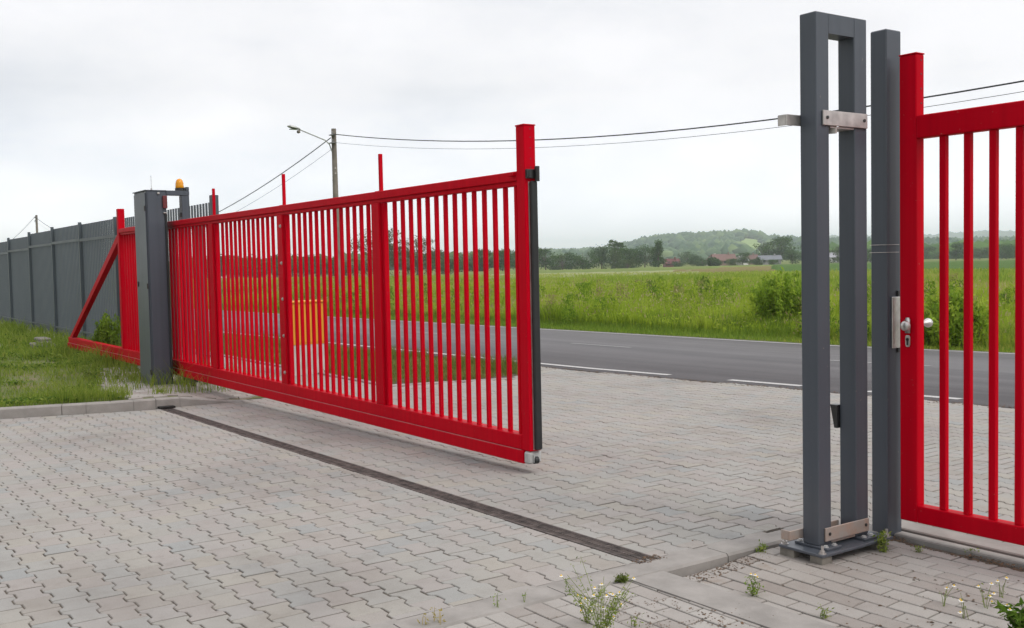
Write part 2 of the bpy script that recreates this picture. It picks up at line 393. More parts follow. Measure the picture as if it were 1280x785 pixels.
# ------------------------------------------------------------------ block paving beside the driveway
def zbrick(x,y):
    low=-.05*sstep(3.30,3.38,y)*(1-.75*sstep(-3.0,-1.2,x))*(1-.62*sstep(3.55,4.15,y))
    return float(low)
bk=MB()
SY0=lambda x:3.165+.02*(x+3.6); SY1=lambda x:3.375+.02*(x+3.6)
lay(bk,-3.66-.1,1.4,-2.2,4.8,lambda x,y:y<3.25,[(-1,0,3.655),(-.02,1,3.165+.02*3.6)],zbrick,RECT,.2,.1)
lay(bk,-3.66-.1,1.4,-2.2,4.8,lambda x,y:y>3.3,[(-1,0,3.655),(.02,-1,-(3.375+.02*3.6)),(0,1,4.745)],zbrick,RECT,.2,.1)
tag(bk.build('block_paving',BRICK),kind='structure')
jb=MB()
for a in np.arange(-3.66,1.4,.5):
    for y0,y1 in((-2.2,3.2),(3.34,4.80)):
        for yy in np.linspace(y0,y1,13)[:-1]:
            y2=yy+(y1-y0)/12; q=[(a,yy),(a+.5,yy),(a+.5,y2),(a,y2)]
            jb.add([(x,y,zbrick(x,max(y,3.38) if y0>3.3 else y)-.009) for x,y in q],[(0,1,2,3)])
tag(jb.build('block_paving_joint_sand',JOINT),kind='structure')
# kerbs -----------------------------------------------------------------
kb=MB()
def stone(mb,p0,p1,w,zt0,zt1,h,side=1,gap=.004):
    p0=np.array(p0,float);p1=np.array(p1,float);d=p1-p0;L=np.linalg.norm(d);d/=L;n=np.array([-d[1],d[0]])*side
    p0=p0+d*gap;p1=p1-d*gap;c=.012
    V=[]
    for p,zt in((p0,zt0),(p1,zt1)):
        for off,dz in((0,-h),(0,-c),(c,0),(w-c,0),(w,-c),(w,-h)):
            q=p+n*off; V.append((q[0],q[1],zt+dz))
    Fc=[(i,i+6,(i+1)+6,i+1) for i in range(5)]+[tuple(range(6)),tuple(range(11,5,-1))]
    mb.add(V,Fc)
ys=[-4.5,-3.5,-2.5,-1.5,-.55,.45,1.42,2.40,3.36,4.42]
def kh(y): return -.09+.105*(1-sstep(3.5,4.4,y))
for a,b_ in zip(ys[:-1],ys[1:]):
    sub=np.linspace(a,b_,5) if b_>3 else [a,b_]
    for s0,s1 in zip(sub[:-1],sub[1:]):
        stone(kb,(kerbx(s0),s0),(kerbx(s1),s1),.15,kh(s0)+.003,kh(s1)+.003,.25,1,.004 if (s0==a or s1==b_) and len(sub)==2 else (.0 if 0<list(sub).index(s0)<3 else .003))
tag(kb.build('kerb',CONC),kind='structure')
kr=MB()
yy=[-3.0,-2.0,-1.0,0.0,1.0,2.0,2.80,3.83,4.75]
for a,b_ in zip(yy[:-1],yy[1:]): stone(kr,(-3.665,a),(-3.665,b_),.16,.0015,.0015,.2,1,.003)
# concrete haunch against pavers
for a in np.arange(-3.2,4.3,.5): kr.box((-3.88,a,-.08),(-3.822,a+.5,-.004))
# cross strip
for a,b_ in((-3.655,-2.64),(-2.63,-1.6),(-1.59,-.6),(-.59,.4)):
    kr.add([(a,SY0(a),-.15),(b_,SY0(b_),-.15),(b_,SY1(b_),-.15),(a,SY1(a),-.15),(a,SY0(a),.004),(b_,SY0(b_),.004),(b_,SY1(b_),.004),(a,SY1(a),.004)],[(4,5,6,7),(0,1,5,4),(1,2,6,5),(2,3,7,6),(3,0,4,7)])
# edging under the wicket
for a in np.arange(-3.44,3,1.0):
    kr.box((a,4.82,-.2),(a+.994,4.90,-.006),bev=.006)
    kr.box((a-.2,4.925,-.2),(a+.79,5.075,.002),bev=.006)
tag(kr.build('concrete_edging',CONC),kind='structure')
vb=MB()
ye=np.array([6.3,7.2,8.0,8.45,8.86,9.15]); xe=np.array([-12.0,-11.75,-11.5,-11.8,-12.2,-12.7])
for k in range(5): stone(vb,(xe[k],ye[k]),(xe[k+1],ye[k+1]),.10,-.075,-.075,.15,1)
for a in np.arange(-46,-12.2,1.0): stone(vb,(a,6.32),(a+1 if a<-13 else -12.05,6.32),.08,-.075,-.075,.15,1)
tag(vb.build('verge_kerb',CONC),kind='structure')
# ------------------------------------------------------------------ drain
t=thing('drain_channel',(-7.8,3.45,-.05),'long rusty slotted drain channel crossing the paved driveway','drain')
ch=MB()
def dz(x): return float(G(x))
for a in np.arange(-12.25,-3.95,.5):
    b_=min(a+.5,-3.835)
    for y0,y1,o,h in((DY0,DY0+.012,.001,.05),(DY1-.012,DY1,.001,.05),(DY0+.012,DY1-.012,-.04,.01)):
        ch.add([(x,y,dz(x)+o-hh) for hh in(h,0) for x,y in((a,y0),(b_,y0),(b_,y1),(a,y1))],[(4,5,6,7),(0,1,5,4),(2,3,7,6)],1 if o<0 else 0)
ch.build('channel_frame',[GRATE,DARK],t)
x=-12.2
while x<-3.95:
    g=MB(); x1=min(x+.998,-3.84); n=int((x1-x)/.021)
    for k in range(n+1):
        xx=x+.004+k*.021; sk=.012
        g.add([(xx+s1,y,dz(xx)+o) for o in(-.018,-.002) for s1,y in((0,DY0+.013),(.0095,DY0+.013),(.0095+sk,DY1-.013),(sk,DY1-.013))],[(4,5,6,7),(0,1,5,4),(1,2,6,5),(2,3,7,6),(3,0,4,7)])
    for y in(DY0+.016,DY0+.060,DY1-.022):
        g.add([(q,yy_,dz(q)+o) for o in(-.02,-.0005) for q,yy_ in((x,y),(x1,y),(x1,y+.007),(x,y+.007))],[(4,5,6,7),(0,1,5,4),(2,3,7,6)])
    g.build('grate',GRATE,t); x+=1.0
e=MB(); e.box((-12.06,3.375,-.086),(-11.90,3.545,-.066)); e.build('end_box',DARK,t)
# ------------------------------------------------------------------ island with lawn and pad
def islz(x,y):
    d=kerbx(y)-.15-x
    return -.085+.095*(1-sstep(.15,1.5,d))*(1-sstep(3.5,4.3,y))+.02*np.sin(x*1.7)*np.sin(y*2.1)*sstep(.5,2,d)
def in_lawn(x,y):
    lim=np.where(x>-13.7,3.15,3.15+(-13.7-x)*.24); lim=np.where(x<-17.3,4.95,lim)
    return (y<lim)&(x<kerbx(y)-.19)
us=np.concatenate([np.arange(0,3.2,.2),np.arange(3.2,14,.8),np.arange(14,60,3)]); vs=np.concatenate([np.arange(-12,1,1.0),np.arange(1,4.96,.15),[4.95]])
V=[];
for y in vs:
    for u in us: x=kerbx(y)-.15-u; V.append((x,y,float(islz(x,y))))
nu=len(us); Q=[(a*nu+c_,a*nu+c_+1,(a+1)*nu+c_+1,(a+1)*nu+c_) for a in range(len(vs)-1) for c_ in range(nu-1)]
LAWNM,nt,b=newmat('lawn_soil'); v=wpos(nt)
c=ramp(nt,noise(nt,2.2,7,.7,vec=v),[(.3,(.10,.125,.03)),(.5,(.12,.15,.035)),(.66,(.20,.155,.09))]); nt.links.new(c,b.inputs['Base Color']); b.inputs['Roughness'].default_value=.95; bump(nt,b,noise(nt,40,6,.8,vec=v),.9,.02)
tag(np_mesh('lawn_ground',V,Q,LAWNM,smooth=True),kind='structure')
pd=MB()
lay(pd,-17.2,-12.2,3.05,4.9,lambda x,y:x<kerbx(y)-.22 and not bool(in_lawn(np.float64(x),np.float64(y))),[],lambda x,y:float(islz(x,y))+.016,BEH)
tag(pd.build('paved_pad',BRICK),kind='structure')
# ------------------------------------------------------------------ sliding gate
GX=-6.0; Y0=4.28
gate=thing('sliding_gate',(-11.5,4.33,.04),'long red cantilever sliding gate standing half open across the driveway','gate')
def part(name,mat,parent,*boxes,bev=.003,label=None):
    m=MB()
    for bb in boxes: m.box(bb[0],bb[1],bev=bev)
    o=m.build(name,mat,parent)
    if label:o['label']=label
    return o
ep=part('end_post',RED,gate,((GX-.10,Y0,.140),(GX,Y0+.10,2.452)),bev=.005)
part('cap',RED,ep,((GX-.103,Y0-.003,2.452),(GX+.003,Y0+.103,2.462)),bev=.002)
for z in(2.43,2.37,2.295,2.22,2.16):
    hol=MB(); hol.lathe((GX+.0005,Y0+.055,z),(1,0,0),[(0,.0048),(.0012,.0048),(.0014,.002)],8); hol.build('screw',BLACKP,ep)
part('top_rail',RED,gate,((-17.0,Y0,2.070),(GX-.10,Y0+.10,2.138)),bev=.006)
part('lower_top_rail',RED,gate,((-17.0,Y0+.018,2.038),(GX-.10,Y0+.082,2.069)),bev=.003)
part('bottom_rail',RED,gate,((-20.95,Y0,.142),(GX-.10,Y0+.10,.246)),bev=.005)
part('running_track',RED,gate,((-21.0,Y0-.012,.045),(GX-.07,Y0+.112,.139)),bev=.006)
hl=MB(); hl.box((-20.9,Y0-.010,.1392),(GX-.1,Y0-.001,.1418)); hl.build('ledge_highlight',simple('pale_highlight_paint',(.55,.18,.19),.5),gate)  # pale strip: highlight along the track ledge, painted in as colour
ec=MB(); ec.box((GX-.069,Y0-.008,.048),(GX-.004,Y0+.108,.136),0,.012); ec.lathe((GX-.0,Y0+.03,.075),(0,1,0),[(0,.02),(.003,.026),(.035,.026),(.038,.02)],14,1); ec.box((GX-.01,Y0+.028,.06),(GX+.012,Y0+.034,.112),0)
ec.build('end_cap',[WHITEP,BLACK],gate)
rb=MB(); rb.box((GX+.001,Y0+.036,.150),(GX+.030,Y0+.094,2.062),0,.008); rb.build('rubber_edge',BLACK,gate)
al=MB(); al.box((GX+.001,Y0+.029,.150),(GX+.006,Y0+.0355,2.058)); al.build('edge_profile',STEEL,gate)
hk=MB(); hk.box((GX+.001,Y0+.006,2.080),(GX+.02,Y0+.10,2.145),0,.002); hk.tube([(GX+.035,Y0+.085,2.06),(GX+.035,Y0+.085,2.165)],.018,12); hk.box((GX+.004,Y0+.006,2.085),(GX+.036,Y0+.024,2.138),0,.004); hk.tube([(GX+.03,Y0+.02,2.09),(GX+.03,Y0+.02,2.135)],.013,12)
hk.build('catch_bracket',BLACKP,gate)
part('pin_block',RED,gate,((GX-.17,Y0-.03,2.105),(GX-.104,Y0-.001,2.130)),bev=.002)
posts=[-8.298,-10.492,-12.70,-14.90]
for k,px in enumerate(posts):
    p=part('post',RED,gate,((px-.072,Y0+.004,.247),(px+.072,Y0+.096,2.037)),((px-.114,Y0+.03,.247),(px-.074,Y0+.075,2.037)),((px+.074,Y0+.03,.247),(px+.114,Y0+.075,2.037)),bev=.004)
    part('upright_stub',RED,p,((px+.03,Y0+.035,2.145),(px+.06,Y0+.065,2.468)),((px-.02,Y0+.02,2.139),(px+.10,Y0+.08,2.144)),bev=.002)
for z in(1.92,1.53,1.15,.76,.37):
    m=MB(); m.lathe((-10.455,Y0+.003,z),(0,-1,0),[(0,.019),(.004,.019),(.005,.012),(.013,.012),(.0135,.006)],12); m.build('bolt',STEEL,gate)
lp=part('post',RED,gate,((-17.1,Y0,.247),(-17.0,Y0+.10,2.452)),bev=.005)
# brace
m=MB(); m.prism([(-20.86,.247),(-20.66,.247),(-17.101,1.93),(-17.101,2.06)],Y0+.005,Y0+.095,'y'); br=m.build('brace',RED,gate,bevel=.003)
m=MB()
for zz,xx in((1.08,-19.0),(1.18,-18.8)): m.prism([(xx-.01,zz-.14),(xx+.02,zz-.14),(xx+.02,zz+.0),(xx-.01,zz+.0)],Y0-.002,Y0+.102,'y')
# bars
allx=[-6.171-.1416*k for k in range(14)]+[-8.512-.1416*k for k in range(13)]+[-10.786-.1448*k for k in range(12)]+[-12.92-.1440*k for k in range(13)]+[-15.12-.1440*k for k in range(13)]
bm_=MB(); bm_.box((-.0135,-.016,0),(.0135,.016,1.792),0,.002); _g=WLOC['sliding_gate']; WLOC['sliding_gate']=(0,0,0); b0=bm_.build('bar',RED,gate); WLOC['sliding_gate']=_g; b0.location=(allx[0]+11.5,Y0+.05-4.33,.246-.04)
for x in allx[1:]:
    c_=b0.copy(); COL.objects.link(c_); c_.parent=gate; c_.location=(x+11.5,Y0+.05-4.33,.246-.04)
# ------------------------------------------------------------------ motor cabinet / portal
cab=thing('gate_drive_column',(-14.4,4.08,-.09),'tall dark grey drive cabinet with portal frame round the red gate','gate drive column')
CX0,CX1,CY0,CY1,CZ=-14.72,-14.14,3.93,4.19,2.545
m=MB(); m.box((CX0,CY0,-.07),(CX1,CY1,CZ-.012),0,.004); m.build('cabinet',GREY,cab)
part('lid',GREY,cab,((CX0-.02,CY0-.02,CZ-.011),(CX1+.01,CY1+.004,CZ)),bev=.002)
part('door_panel',GREY,cab,((CX0+.03,CY0-.014,.02),(CX1-.02,CY0-.001,CZ-.04)),bev=.002)
part('side_panel',GREY,cab,((CX1+.001,CY0+.012,-.03),(CX1+.010,CY1-.004,CZ-.03)),bev=.002)
part('bridge',GREY,cab,((CX1-.12,CY1+.005,CZ-.065),(CX1,4.505,CZ-.002)),bev=.003)
part('far_post',GREY,cab,((CX1-.12,4.40,-.07),(CX1-.002,4.503,CZ-.067)),bev=.004)
part('base_plate',GREY,cab,((CX0-.06,CY0-.06,-.092),(CX1+.06,4.62,-.074)),bev=.002)
for z in(2.3,1.27,.12): 
    part('hinge',BLACKP,cab,((CX1-.035,CY0-.03,z-.035),(CX1-.005,CY0-.0145,z+.035)),bev=.003)
part('lock',BLACKP,cab,((CX0+.08,CY0-.026,1.26),(CX0+.11,CY0-.0145,1.33)),bev=.003)
m=MB(); m.tube([(CX1-.1,CY0+.10,CZ),(CX1-.1,CY0+.10,CZ+.03)],.012,8); m.tube([(CX1-.1,CY0+.10,CZ+.03),(CX1-.1,CY0+.10,CZ+.20)],.0035,6); m.build('antenna',STEEL,cab)
m=MB(); m.tube([(CX1-.06,4.395,CZ),(CX1-.06,4.395,CZ+.035)],.062,18); wl_=m.build('lamp_base',BLACKP,cab)
m=MB(); m.lathe((CX1-.06,4.395,CZ+.035),(0,0,1),[(0,.052),(.01,.056),(.07,.052),(.105,.042),(.125,.022),(.13,.004)],20); m.build('beacon_lens',AMBER,wl_,smooth=True)
part('bridge_block',GREY,cab,((CX1-.12,4.462,CZ),(CX1-.0,4.503,CZ+.05)),bev=.003)
part('reflector_box',REDLENS,cab,((CX1+.0105,CY1-.055,2.30),(CX1+.045,CY1+.003,2.47)),bev=.006)
part('cable_gland',STEEL,cab,((CX1+.0105,CY1-.05,2.235),(CX1+.04,CY1-.005,2.25)),((CX1+.011,CY0+.14,2.49),(CX1+.03,CY0+.17,2.515)),bev=.003)
part('guide_strip',BLACK,cab,((CX1+.0105,CY1-.03,.0),(CX1+.03,CY1+.0,2.23)),bev=.004)
part('guide_block',BLACKP,cab,((CX1-.06,4.372,2.19),(CX1-.02,4.399,2.25)),bev=.003)
for xx in(-14.0,-13.7):
    m=MB(); m.tube([(xx,4.33,-.074),(xx,4.33,-.01)],.03,12); m.box((xx-.06,4.29,-.01),(xx+.06,4.37,.03)); m.build('roller_carriage',BLACKP,cab)
# small foot plate left of the column
ft=thing('gate_support_plate',(-16.0,4.3,-.08),'small galvanised support plate on the ground under the left end of the red gate','support plate')
part('plate',STEEL,ft,((-16.35,4.16,-.075),(-15.7,4.48,-.062)),bev=.002); m=MB(); m.tube([(-16.1,4.3,-.062),(-16.1,4.3,.0)],.035,12); m.box((-16.2,4.27,.0),(-16.0,4.33,.035)); m.build('roller',STEEL,ft)
# ------------------------------------------------------------------ locking portal (twin posts)
XL,XR=-3.462,-3.362
U=thing('gate_catch_frame',(-3.41,4.35,.02),'tall dark grey twin-post catch frame on a bolted plate right of the driveway','gate frame')
part('leg',GREY,U,((XL,4.154,.048),(XR,4.252,2.684)),bev=.004)
part('leg',GREY,U,((XL,4.448,.048),(XR,4.548,2.684)),bev=.004)
part('head',GREY,U,((XL+.0015,4.2515,2.586),(XR-.0015,4.4485,2.6825)),bev=.0)
bp=part('base_plate',GREY,U,((XL-.09,4.075,.020),(XR+.085,4.64,.034)),bev=.002)
for y in(4.205,4.50):
    part('foot_plate',GREY,U,((XL-.05,y-.055,.0345),(XR+.055,y+.055,.0475)),bev=.002)
for (x,y) in((XL-.07,4.10),(XR+.065,4.10),(XL-.07,4.61),(XR+.065,4.61)):
    m=MB(); m.lathe((x,y,.034),(0,0,1),[(0,.020),(.004,.020),(.0045,.013),(.016,.013),(.0165,.007),(.04,.007)],8); m.build('anchor_bolt',STEEL,bp)
for (x,y) in((XR+.03,4.17),(XR+.03,4.235),(XR+.03,4.47),(XR+.03,4.53),(XL-.03,4.17),(XL-.03,4.235)):
    m=MB(); m.lathe((x,y,.0475),(0,0,1),[(0,.015),(.003,.015),(.0035,.010),(.009,.010)],8); m.build('bolt',WHITEP,U)
part('shim',CONC2,U,((XL-.09,4.085,-.04),(XL+.0,4.20,.0195)),((XR+.0,4.085,-.052),(XR+.075,4.16,.0195)),((XR-.0,4.52,-.05),(XR+.07,4.6,.0195)),((XL+.03,4.25,-.05),(XL+.08,4.5,.0195)),bev=.002)
def bracket(z0,z1,mat,nm):
    o=MB(); o.box((XR+.001,4.195,z0),(XR+.011,4.540,z1),0,.002); o=o.build(nm,mat,U)
    for y in(4.225,4.512):
        s=MB(); s.lathe((XR+.011,y,(z0+z1)/2+.002),(1,0,0),[(0,.0085),(.004,.0085),(.0045,.004)],10); s.build('screw',BLACKP,o)
    q=MB(); q.box((XL-.011,4.06,z0+.005),(XL-.001,4.44,z1-.015),0,.002); q.box((XL-.06,4.06,z0+.005),(XL-.011,4.066,z1-.015),0,.001); q.build(nm,mat,U)
bracket(2.135,2.208,STEEL,'guide_plate'); bracket(.066,.133,RUSTY,'guide_plate')
m=MB(); m.prism([(XL+.02,4.26),(XR-.0,4.30),(XR-.0,4.31),(XL+.02,4.27)],2.10,2.15,'z'); m.box((XL+.001,4.262,2.125),(XR-.001,4.445,2.133)); m.build('guide_wedge',STEEL,U)
m=MB(); m.box((XL+.001,4.255,.048),(XR-.001,4.445,.085),0,.004); m.build('landing_ramp',RUSTY,U)
m=MB(); m.prism([(XL-.001,.60),(XL-.001,.72),(XL-.045,.72),(XL-.02,.60)],4.43,4.47,'y'); m.build('stop_wedge',BLACKP,U)
# hinge-side single post
sp=thing('lock_post',(-3.45,4.81,-.05),'plain dark grey square post between the catch frame and the red wicket gate','post')
part('post_tube',GREY,sp,((-3.5,4.762,-.06),(-3.4,4.890,2.672)),bev=.006)
kp=MB(); kp.box((-3.399,4.795,.995),(-3.389,4.862,1.268),0,.002); kp.build('strike_plate',SSTEEL,sp)
part('strike_backing',BLACKP,sp,((-3.3995,4.846,.97),(-3.392,4.8615,1.30)),bev=.001)
m=MB()
for z in(1.545,1.505): 
    for (a,b_) in(((-3.503,4.759),(-3.397,4.759)),((-3.397,4.759),(-3.397,4.865)),((-3.397,4.865),(-3.503,4.865)),((-3.503,4.865),(-3.503,4.759))): m.tube([(*a,z),(*b_,z)],.0012,5)
m.build('wire_tie',STEEL,sp)
# ------------------------------------------------------------------ wicket gate
W=thing('wicket_gate',(-2.8,4.84,.08),'red pedestrian wicket gate with steel knob right of the dark grey post','gate')
WX0,WX1=-3.35,-2.05
def wpost(x0,ztop=2.52):
    return part('frame_post',RED,W,((x0,4.80,.085),(x0+.10,4.87,ztop)),bev=.005)
wp=wpost(WX0); wp2=wpost(WX1-.1)
for z in(2.49,2.42,2.345,2.27):
    m=MB(); m.lathe((WX0+.1005,4.842,z),(1,0,0),[(0,.0045),(.0012,.0045),(.0014,.002)],8); m.build('screw',BLACKP,wp)
part('cap',RED,wp,((WX0-.002,4.798,2.5205),(WX0+.102,4.872,2.528)),bev=.002)
part('top_rail',RED,W,((WX0+.1,4.80,2.088),(WX1-.1,4.87,2.205)),bev=.005)
part('bottom_rail',RED,W,((WX0+.1,4.80,.085),(WX1-.1,4.87,.175)),bev=.005)
m=MB(); m.box((-.0175,-.0165,0),(.0175,.0165,1.913),0,.003); 
xx=WX0+.1+.135; first=None
while xx<WX1-.15:
    if first is None: _g=WLOC['wicket_gate']; WLOC['wicket_gate']=(0,0,0); first=m.build('bar',RED,W); WLOC['wicket_gate']=_g; c_=first
    else: c_=first.copy(); COL.objects.link(c_); c_.parent=W
    c_.location=(xx+2.8,4.835-4.84,.175-.08); xx+=.1335
kx=WX0+.052
m=MB(); m.prism([(kx-.014,1.08),(kx+.014,1.08),(kx+.014,1.15),(kx+.008,1.162),(kx-.008,1.162),(kx-.014,1.15)],4.790,4.7995,'y'); m.lathe((kx+.008,4.79,1.120),(0,-1,0),[(0,.011),(.006,.011),(.010,.017),(.018,.025),(.028,.028),(.038,.024),(.043,.013),(.044,.001)],24); m.build('knob',SSTEEL,W,smooth=True)
m=MB(); m.lathe((kx+.02,4.8705,1.128),(0,1,0),[(0,.010),(.030,.009),(.046,.013),(.060,.021),(.073,.025),(.084,.022),(.090,.012),(.092,.001)],24); m.build('knob',SSTEEL,W,smooth=True)
m=MB(); m.prism([(kx-.014,1.02),(kx-.009,1.008),(kx+.009,1.008),(kx+.014,1.02),(kx+.014,1.06),(kx+.009,1.070),(kx-.009,1.070),(kx-.014,1.06)],4.792,4.7995,'y'); lk=m.build('lock_cover',SSTEEL,W,bevel=.002)
m=MB(); m.lathe((kx,4.792,1.048),(0,-1,0),[(0,.0085),(.003,.0085)],12); m.box((kx-.004,4.789,1.018),(kx+.004,4.792,1.044)); m.build('cylinder',BLACKP,lk)
hp=thing('hinge_post',(-1.95,4.83,-.05),'dark grey square post on the hinge side of the wicket gate','post')
part('post_tube',GREY,hp,((-2.0,4.762,-.06),(-1.9,4.862,2.672)),bev=.006)
# ------------------------------------------------------------------ fence
fx=[-14.55,-17.3,-20.0,-22.85,-25.6,-28.4,-31.4,-34.2,-37,-39.8,-42.6,-45.4,-48.2]
ft_=[2.50,2.47,2.46,2.48,2.49,2.47,2.42,2.38,2.36,2.36,2.34,2.34,2.34]
fen=thing('slatted_metal_fence',(-30,4.98,-.1),'long dark grey vertical-slat metal fence stepping away behind the grass','fence')
for k,(x,h) in enumerate(zip(fx,ft_)):
    part('post',FGREY,fen,((x-.035,4.95,-.2),(x+.035,5.01,h+.01)),bev=.003) if k else part('post',FGREY,fen,((x-.05,4.93,-.2),(x+.05,5.03,h+.02)),bev=.003)
for k in range(len(fx)-1):
    xa,xb=fx[k],fx[k+1]; h=ft_[k+1]-.035; m=MB(); L=xa-xb
    m.box((xb+.036,4.955,h-.355),(xa-.036,4.974,h-.30)); m.box((xb+.036,4.955,.20),(xa-.036,4.974,.235))
    n=int(round((L-.07)/.128)); st=(L-.07-.045)/(n-1)
    for q in range(n):
        xx=xb+.035+.0225+q*st; m.box((xx-.0225,5.011,.03),(xx+.0225,5.031,h))
    m.build('slat_panel',FGREY,fen)
# concrete plinth blocks in the lawn
cbp=(-22.3,4.05,-.06)
cb=thing('concrete_block',cbp,'broken pale concrete block lying in the grass before the fence','concrete block')
m=MB(); m.box((-22.75,3.9,-.1),(-21.9,4.25,.07),0,.02); m.build('block_base',CONC2,cb); m=MB(); m.box((-22.8,4.0,.10),(-22.2,4.22,.17),0,.02); m.box((-22.5,3.98,.07),(-22.0,4.2,.11),0,.02); m.build('slab',CONC2,cb)
# ------------------------------------------------------------------ gas cabinet
gc=thing('utility_cabinet',(-14.3,6.2,-.1),'small yellow gas cabinet on a pale plinth seen through the red gate bars','utility cabinet')
part('plinth',simple('plinth_concrete',(.50,.48,.45),.85,0,.15,5),gc,((-14.52,5.96,-.15),(-14.2,6.47,.345)),bev=.005)
part('housing',YELLOW,gc,((-14.53,5.95,.346),(-14.19,6.48,.955)),bev=.008)
part('lid',YELLOW,gc,((-14.55,5.93,.956),(-14.17,6.50,.985)),bev=.006)
part('door',YELLOW,gc,((-14.189,5.99,.38),(-14.18,6.44,.93)),bev=.003)
# ------------------------------------------------------------------ poles and wires
def catenary(a,b_,sag,n=24):
    a=np.array(a,float);b_=np.array(b_,float); return [a+(b_-a)*t-np.array([0,0,4*sag*t*(1-t)]) for t in np.linspace(0,1,n)]
def upole(loc,h,label,lamp=False,grp='power line poles'):
    x,y,z=loc; o=thing('utility_pole',loc,label,'utility pole',grp)
    m=MB(); m.tube([(x,y,z-.5),(x,y,z+h*.5),(x,y,z+h)],[.165,.14,.115],12); m.build('pole_shaft',POLE,o,smooth=False)
    m=MB()
    for dzz in(.32,.70): m.box((x-.04,y-.25,z+h-dzz-.02),(x+.30,y+.0,z+h-dzz+.02)) ; m.lathe((x+.27,y-.2,z+h-dzz+.02),(0,0,1),[(0,.03),(.03,.045),(.06,.03),(.09,.045),(.13,.02)],10)
    m.build('insulator_arm',simple('galv_arm',(.25,.25,.25),.5,.5),o)
    for zz in(1.9,2.15): part('band',STEEL,o,((x+.10,y-.06,z+h-zz-.03),(x+.15,y+.0,z+h-zz+.03)))
    return o
P1=(-46.4,21.87,-.1)
p1=upole(P1,8.15,'grey concrete pole carrying the street lamp behind the red gate')
LE=np.array([-46.4,19.75,7.98])
la=MB(); la.tube([(-46.4,21.75,6.95),(-46.4,21.62,7.30),(-46.4,21.4,7.48),(-46.4,20.1,7.92)],.03,8); la=la.build('lamp_arm',LAMPM,p1)
m=MB()
V=[];n=12
prof=[(0.0,.045,.04),(.08,.12,.075),(.3,.17,.11),(.55,.15,.09),(.66,.05,.03)]
for (d,w_,hh) in prof:
    for k in range(n):
        t=2*math.pi*k/n; cz=max(math.sin(t),-.25)*hh; V.append((-46.4+w_*math.cos(t),20.15-d*.97,7.92+d*.18+cz))
m.add(V,[(i*n+k,i*n+(k+1)%n,(i+1)*n+(k+1)%n,(i+1)*n+k) for i in range(len(prof)-1) for k in range(n)]+[tuple(range(n)),tuple((len(prof)-1)*n+k for k in range(n))]); lh=m.build('lamp_head',LAMPM,la)
m=MB(); m.box((-46.5,20.0,7.74),(-46.3,20.12,7.88),0,.03); m.build('photo_sensor',POLE,la)
m=MB(); m.box((-46.5,19.62,7.895),(-46.3,20.0,7.93),0,.015); m.build('lamp_glass',simple('dull_glass',(.10,.11,.12),.15),lh)
P2=(-125.0,22.76,-1.2); p2=upole(P2,8.9,'distant thin pole rising above the far left end of the grey fence')
P0=(10.5,27.6,-.1); p0=upole(P0,8.7,'grey roadside pole beyond the right end of the overhead wires')
def wire(a,b_,sag,r,label,n=40,grp='overhead wires'):
    m=MB(); m.tube(catenary(a,b_,sag,n),r,6); o=m.build('overhead_wire',WIREM); return tag(o,label,'wire',grp)
wire((-46.15,21.72,7.76),(10.6,27.2,8.25),2.48,.022,'thick black overhead wire sagging from the lamp pole towards the right')
wire((-46.13,21.72,7.36),(10.6,27.2,7.85),2.33,.008,'thin lower overhead wire sagging from the lamp pole towards the right')
wire((-46.5,21.75,7.62),(-124.9,22.6,7.5),4.0,.022,'thick overhead wire dropping left from the lamp pole behind the fence')
wire((-46.5,21.75,7.05),(-124.9,22.6,7.1),4.0,.008,'thin overhead wire dropping left below the thick one behind the fence')
wire((-125.1,22.6,7.5),(-200,20,8.2),4.2,.022,'thick overhead wire running off the far pole to the left edge')
# ------------------------------------------------------------------ grass and weeds
def blades(P,h,w,lean,col,az=None):
    n=len(P); az=rng.uniform(0,2*np.pi,n) if az is None else az
    la_=rng.uniform(0,2*np.pi,n); d=np.stack([np.cos(la_),np.sin(la_),np.zeros(n)],1)*(lean*h)[:,None]
    s=np.stack([np.cos(az),np.sin(az),np.zeros(n)],1)*w[:,None]*.5; up=np.array([0,0,1.0])
    V=np.empty((n,6,3)); 
    V[:,0]=P-s; V[:,1]=P+s
    mid=P+up*(h*.55)[:,None]+d*.3; V[:,2]=mid-s*.85; V[:,3]=mid+s*.85
    tip=P+up*(h*(1-.25*lean))[:,None]+d; V[:,4]=tip-s*.12; V[:,5]=tip+s*.12
    b6=np.arange(n)[:,None]*6; Q=np.concatenate([b6+np.array([0,1,3,2]),b6+np.array([2,3,5,4])])
    return V.reshape(-1,3),Q,np.repeat(col,6,axis=0)
def leaves(P,size,col,tilt=1.0,asp=.45,nrm=None):
    """pointed leaf quads round points P"""
    n=len(P); a=rng.normal(size=(n,3)); a[:,2]*=tilt; a/=np.linalg.norm(a,axis=1)[:,None]
    b=rng.normal(size=(n,3)); b-=a*(a*b).sum(1)[:,None]; b/=np.linalg.norm(b,axis=1)[:,None]
    s=size[:,None]; V=np.stack([P-a*s*.5,P+b*s*asp*.5,P+a*s*.5,P-b*s*asp*.5],1)
    return V.reshape(-1,3),(np.arange(n)[:,None]*4+np.arange(4)),np.repeat(col,4,axis=0)
def cat(*parts):
    Vs=[];Qs=[];Cs=[];o=0
    for V,Q,c in parts: Vs.append(V);Qs.append(Q+o);Cs.append(c);o+=len(V)
    return np.concatenate(Vs),np.concatenate(Qs),np.concatenate(Cs)
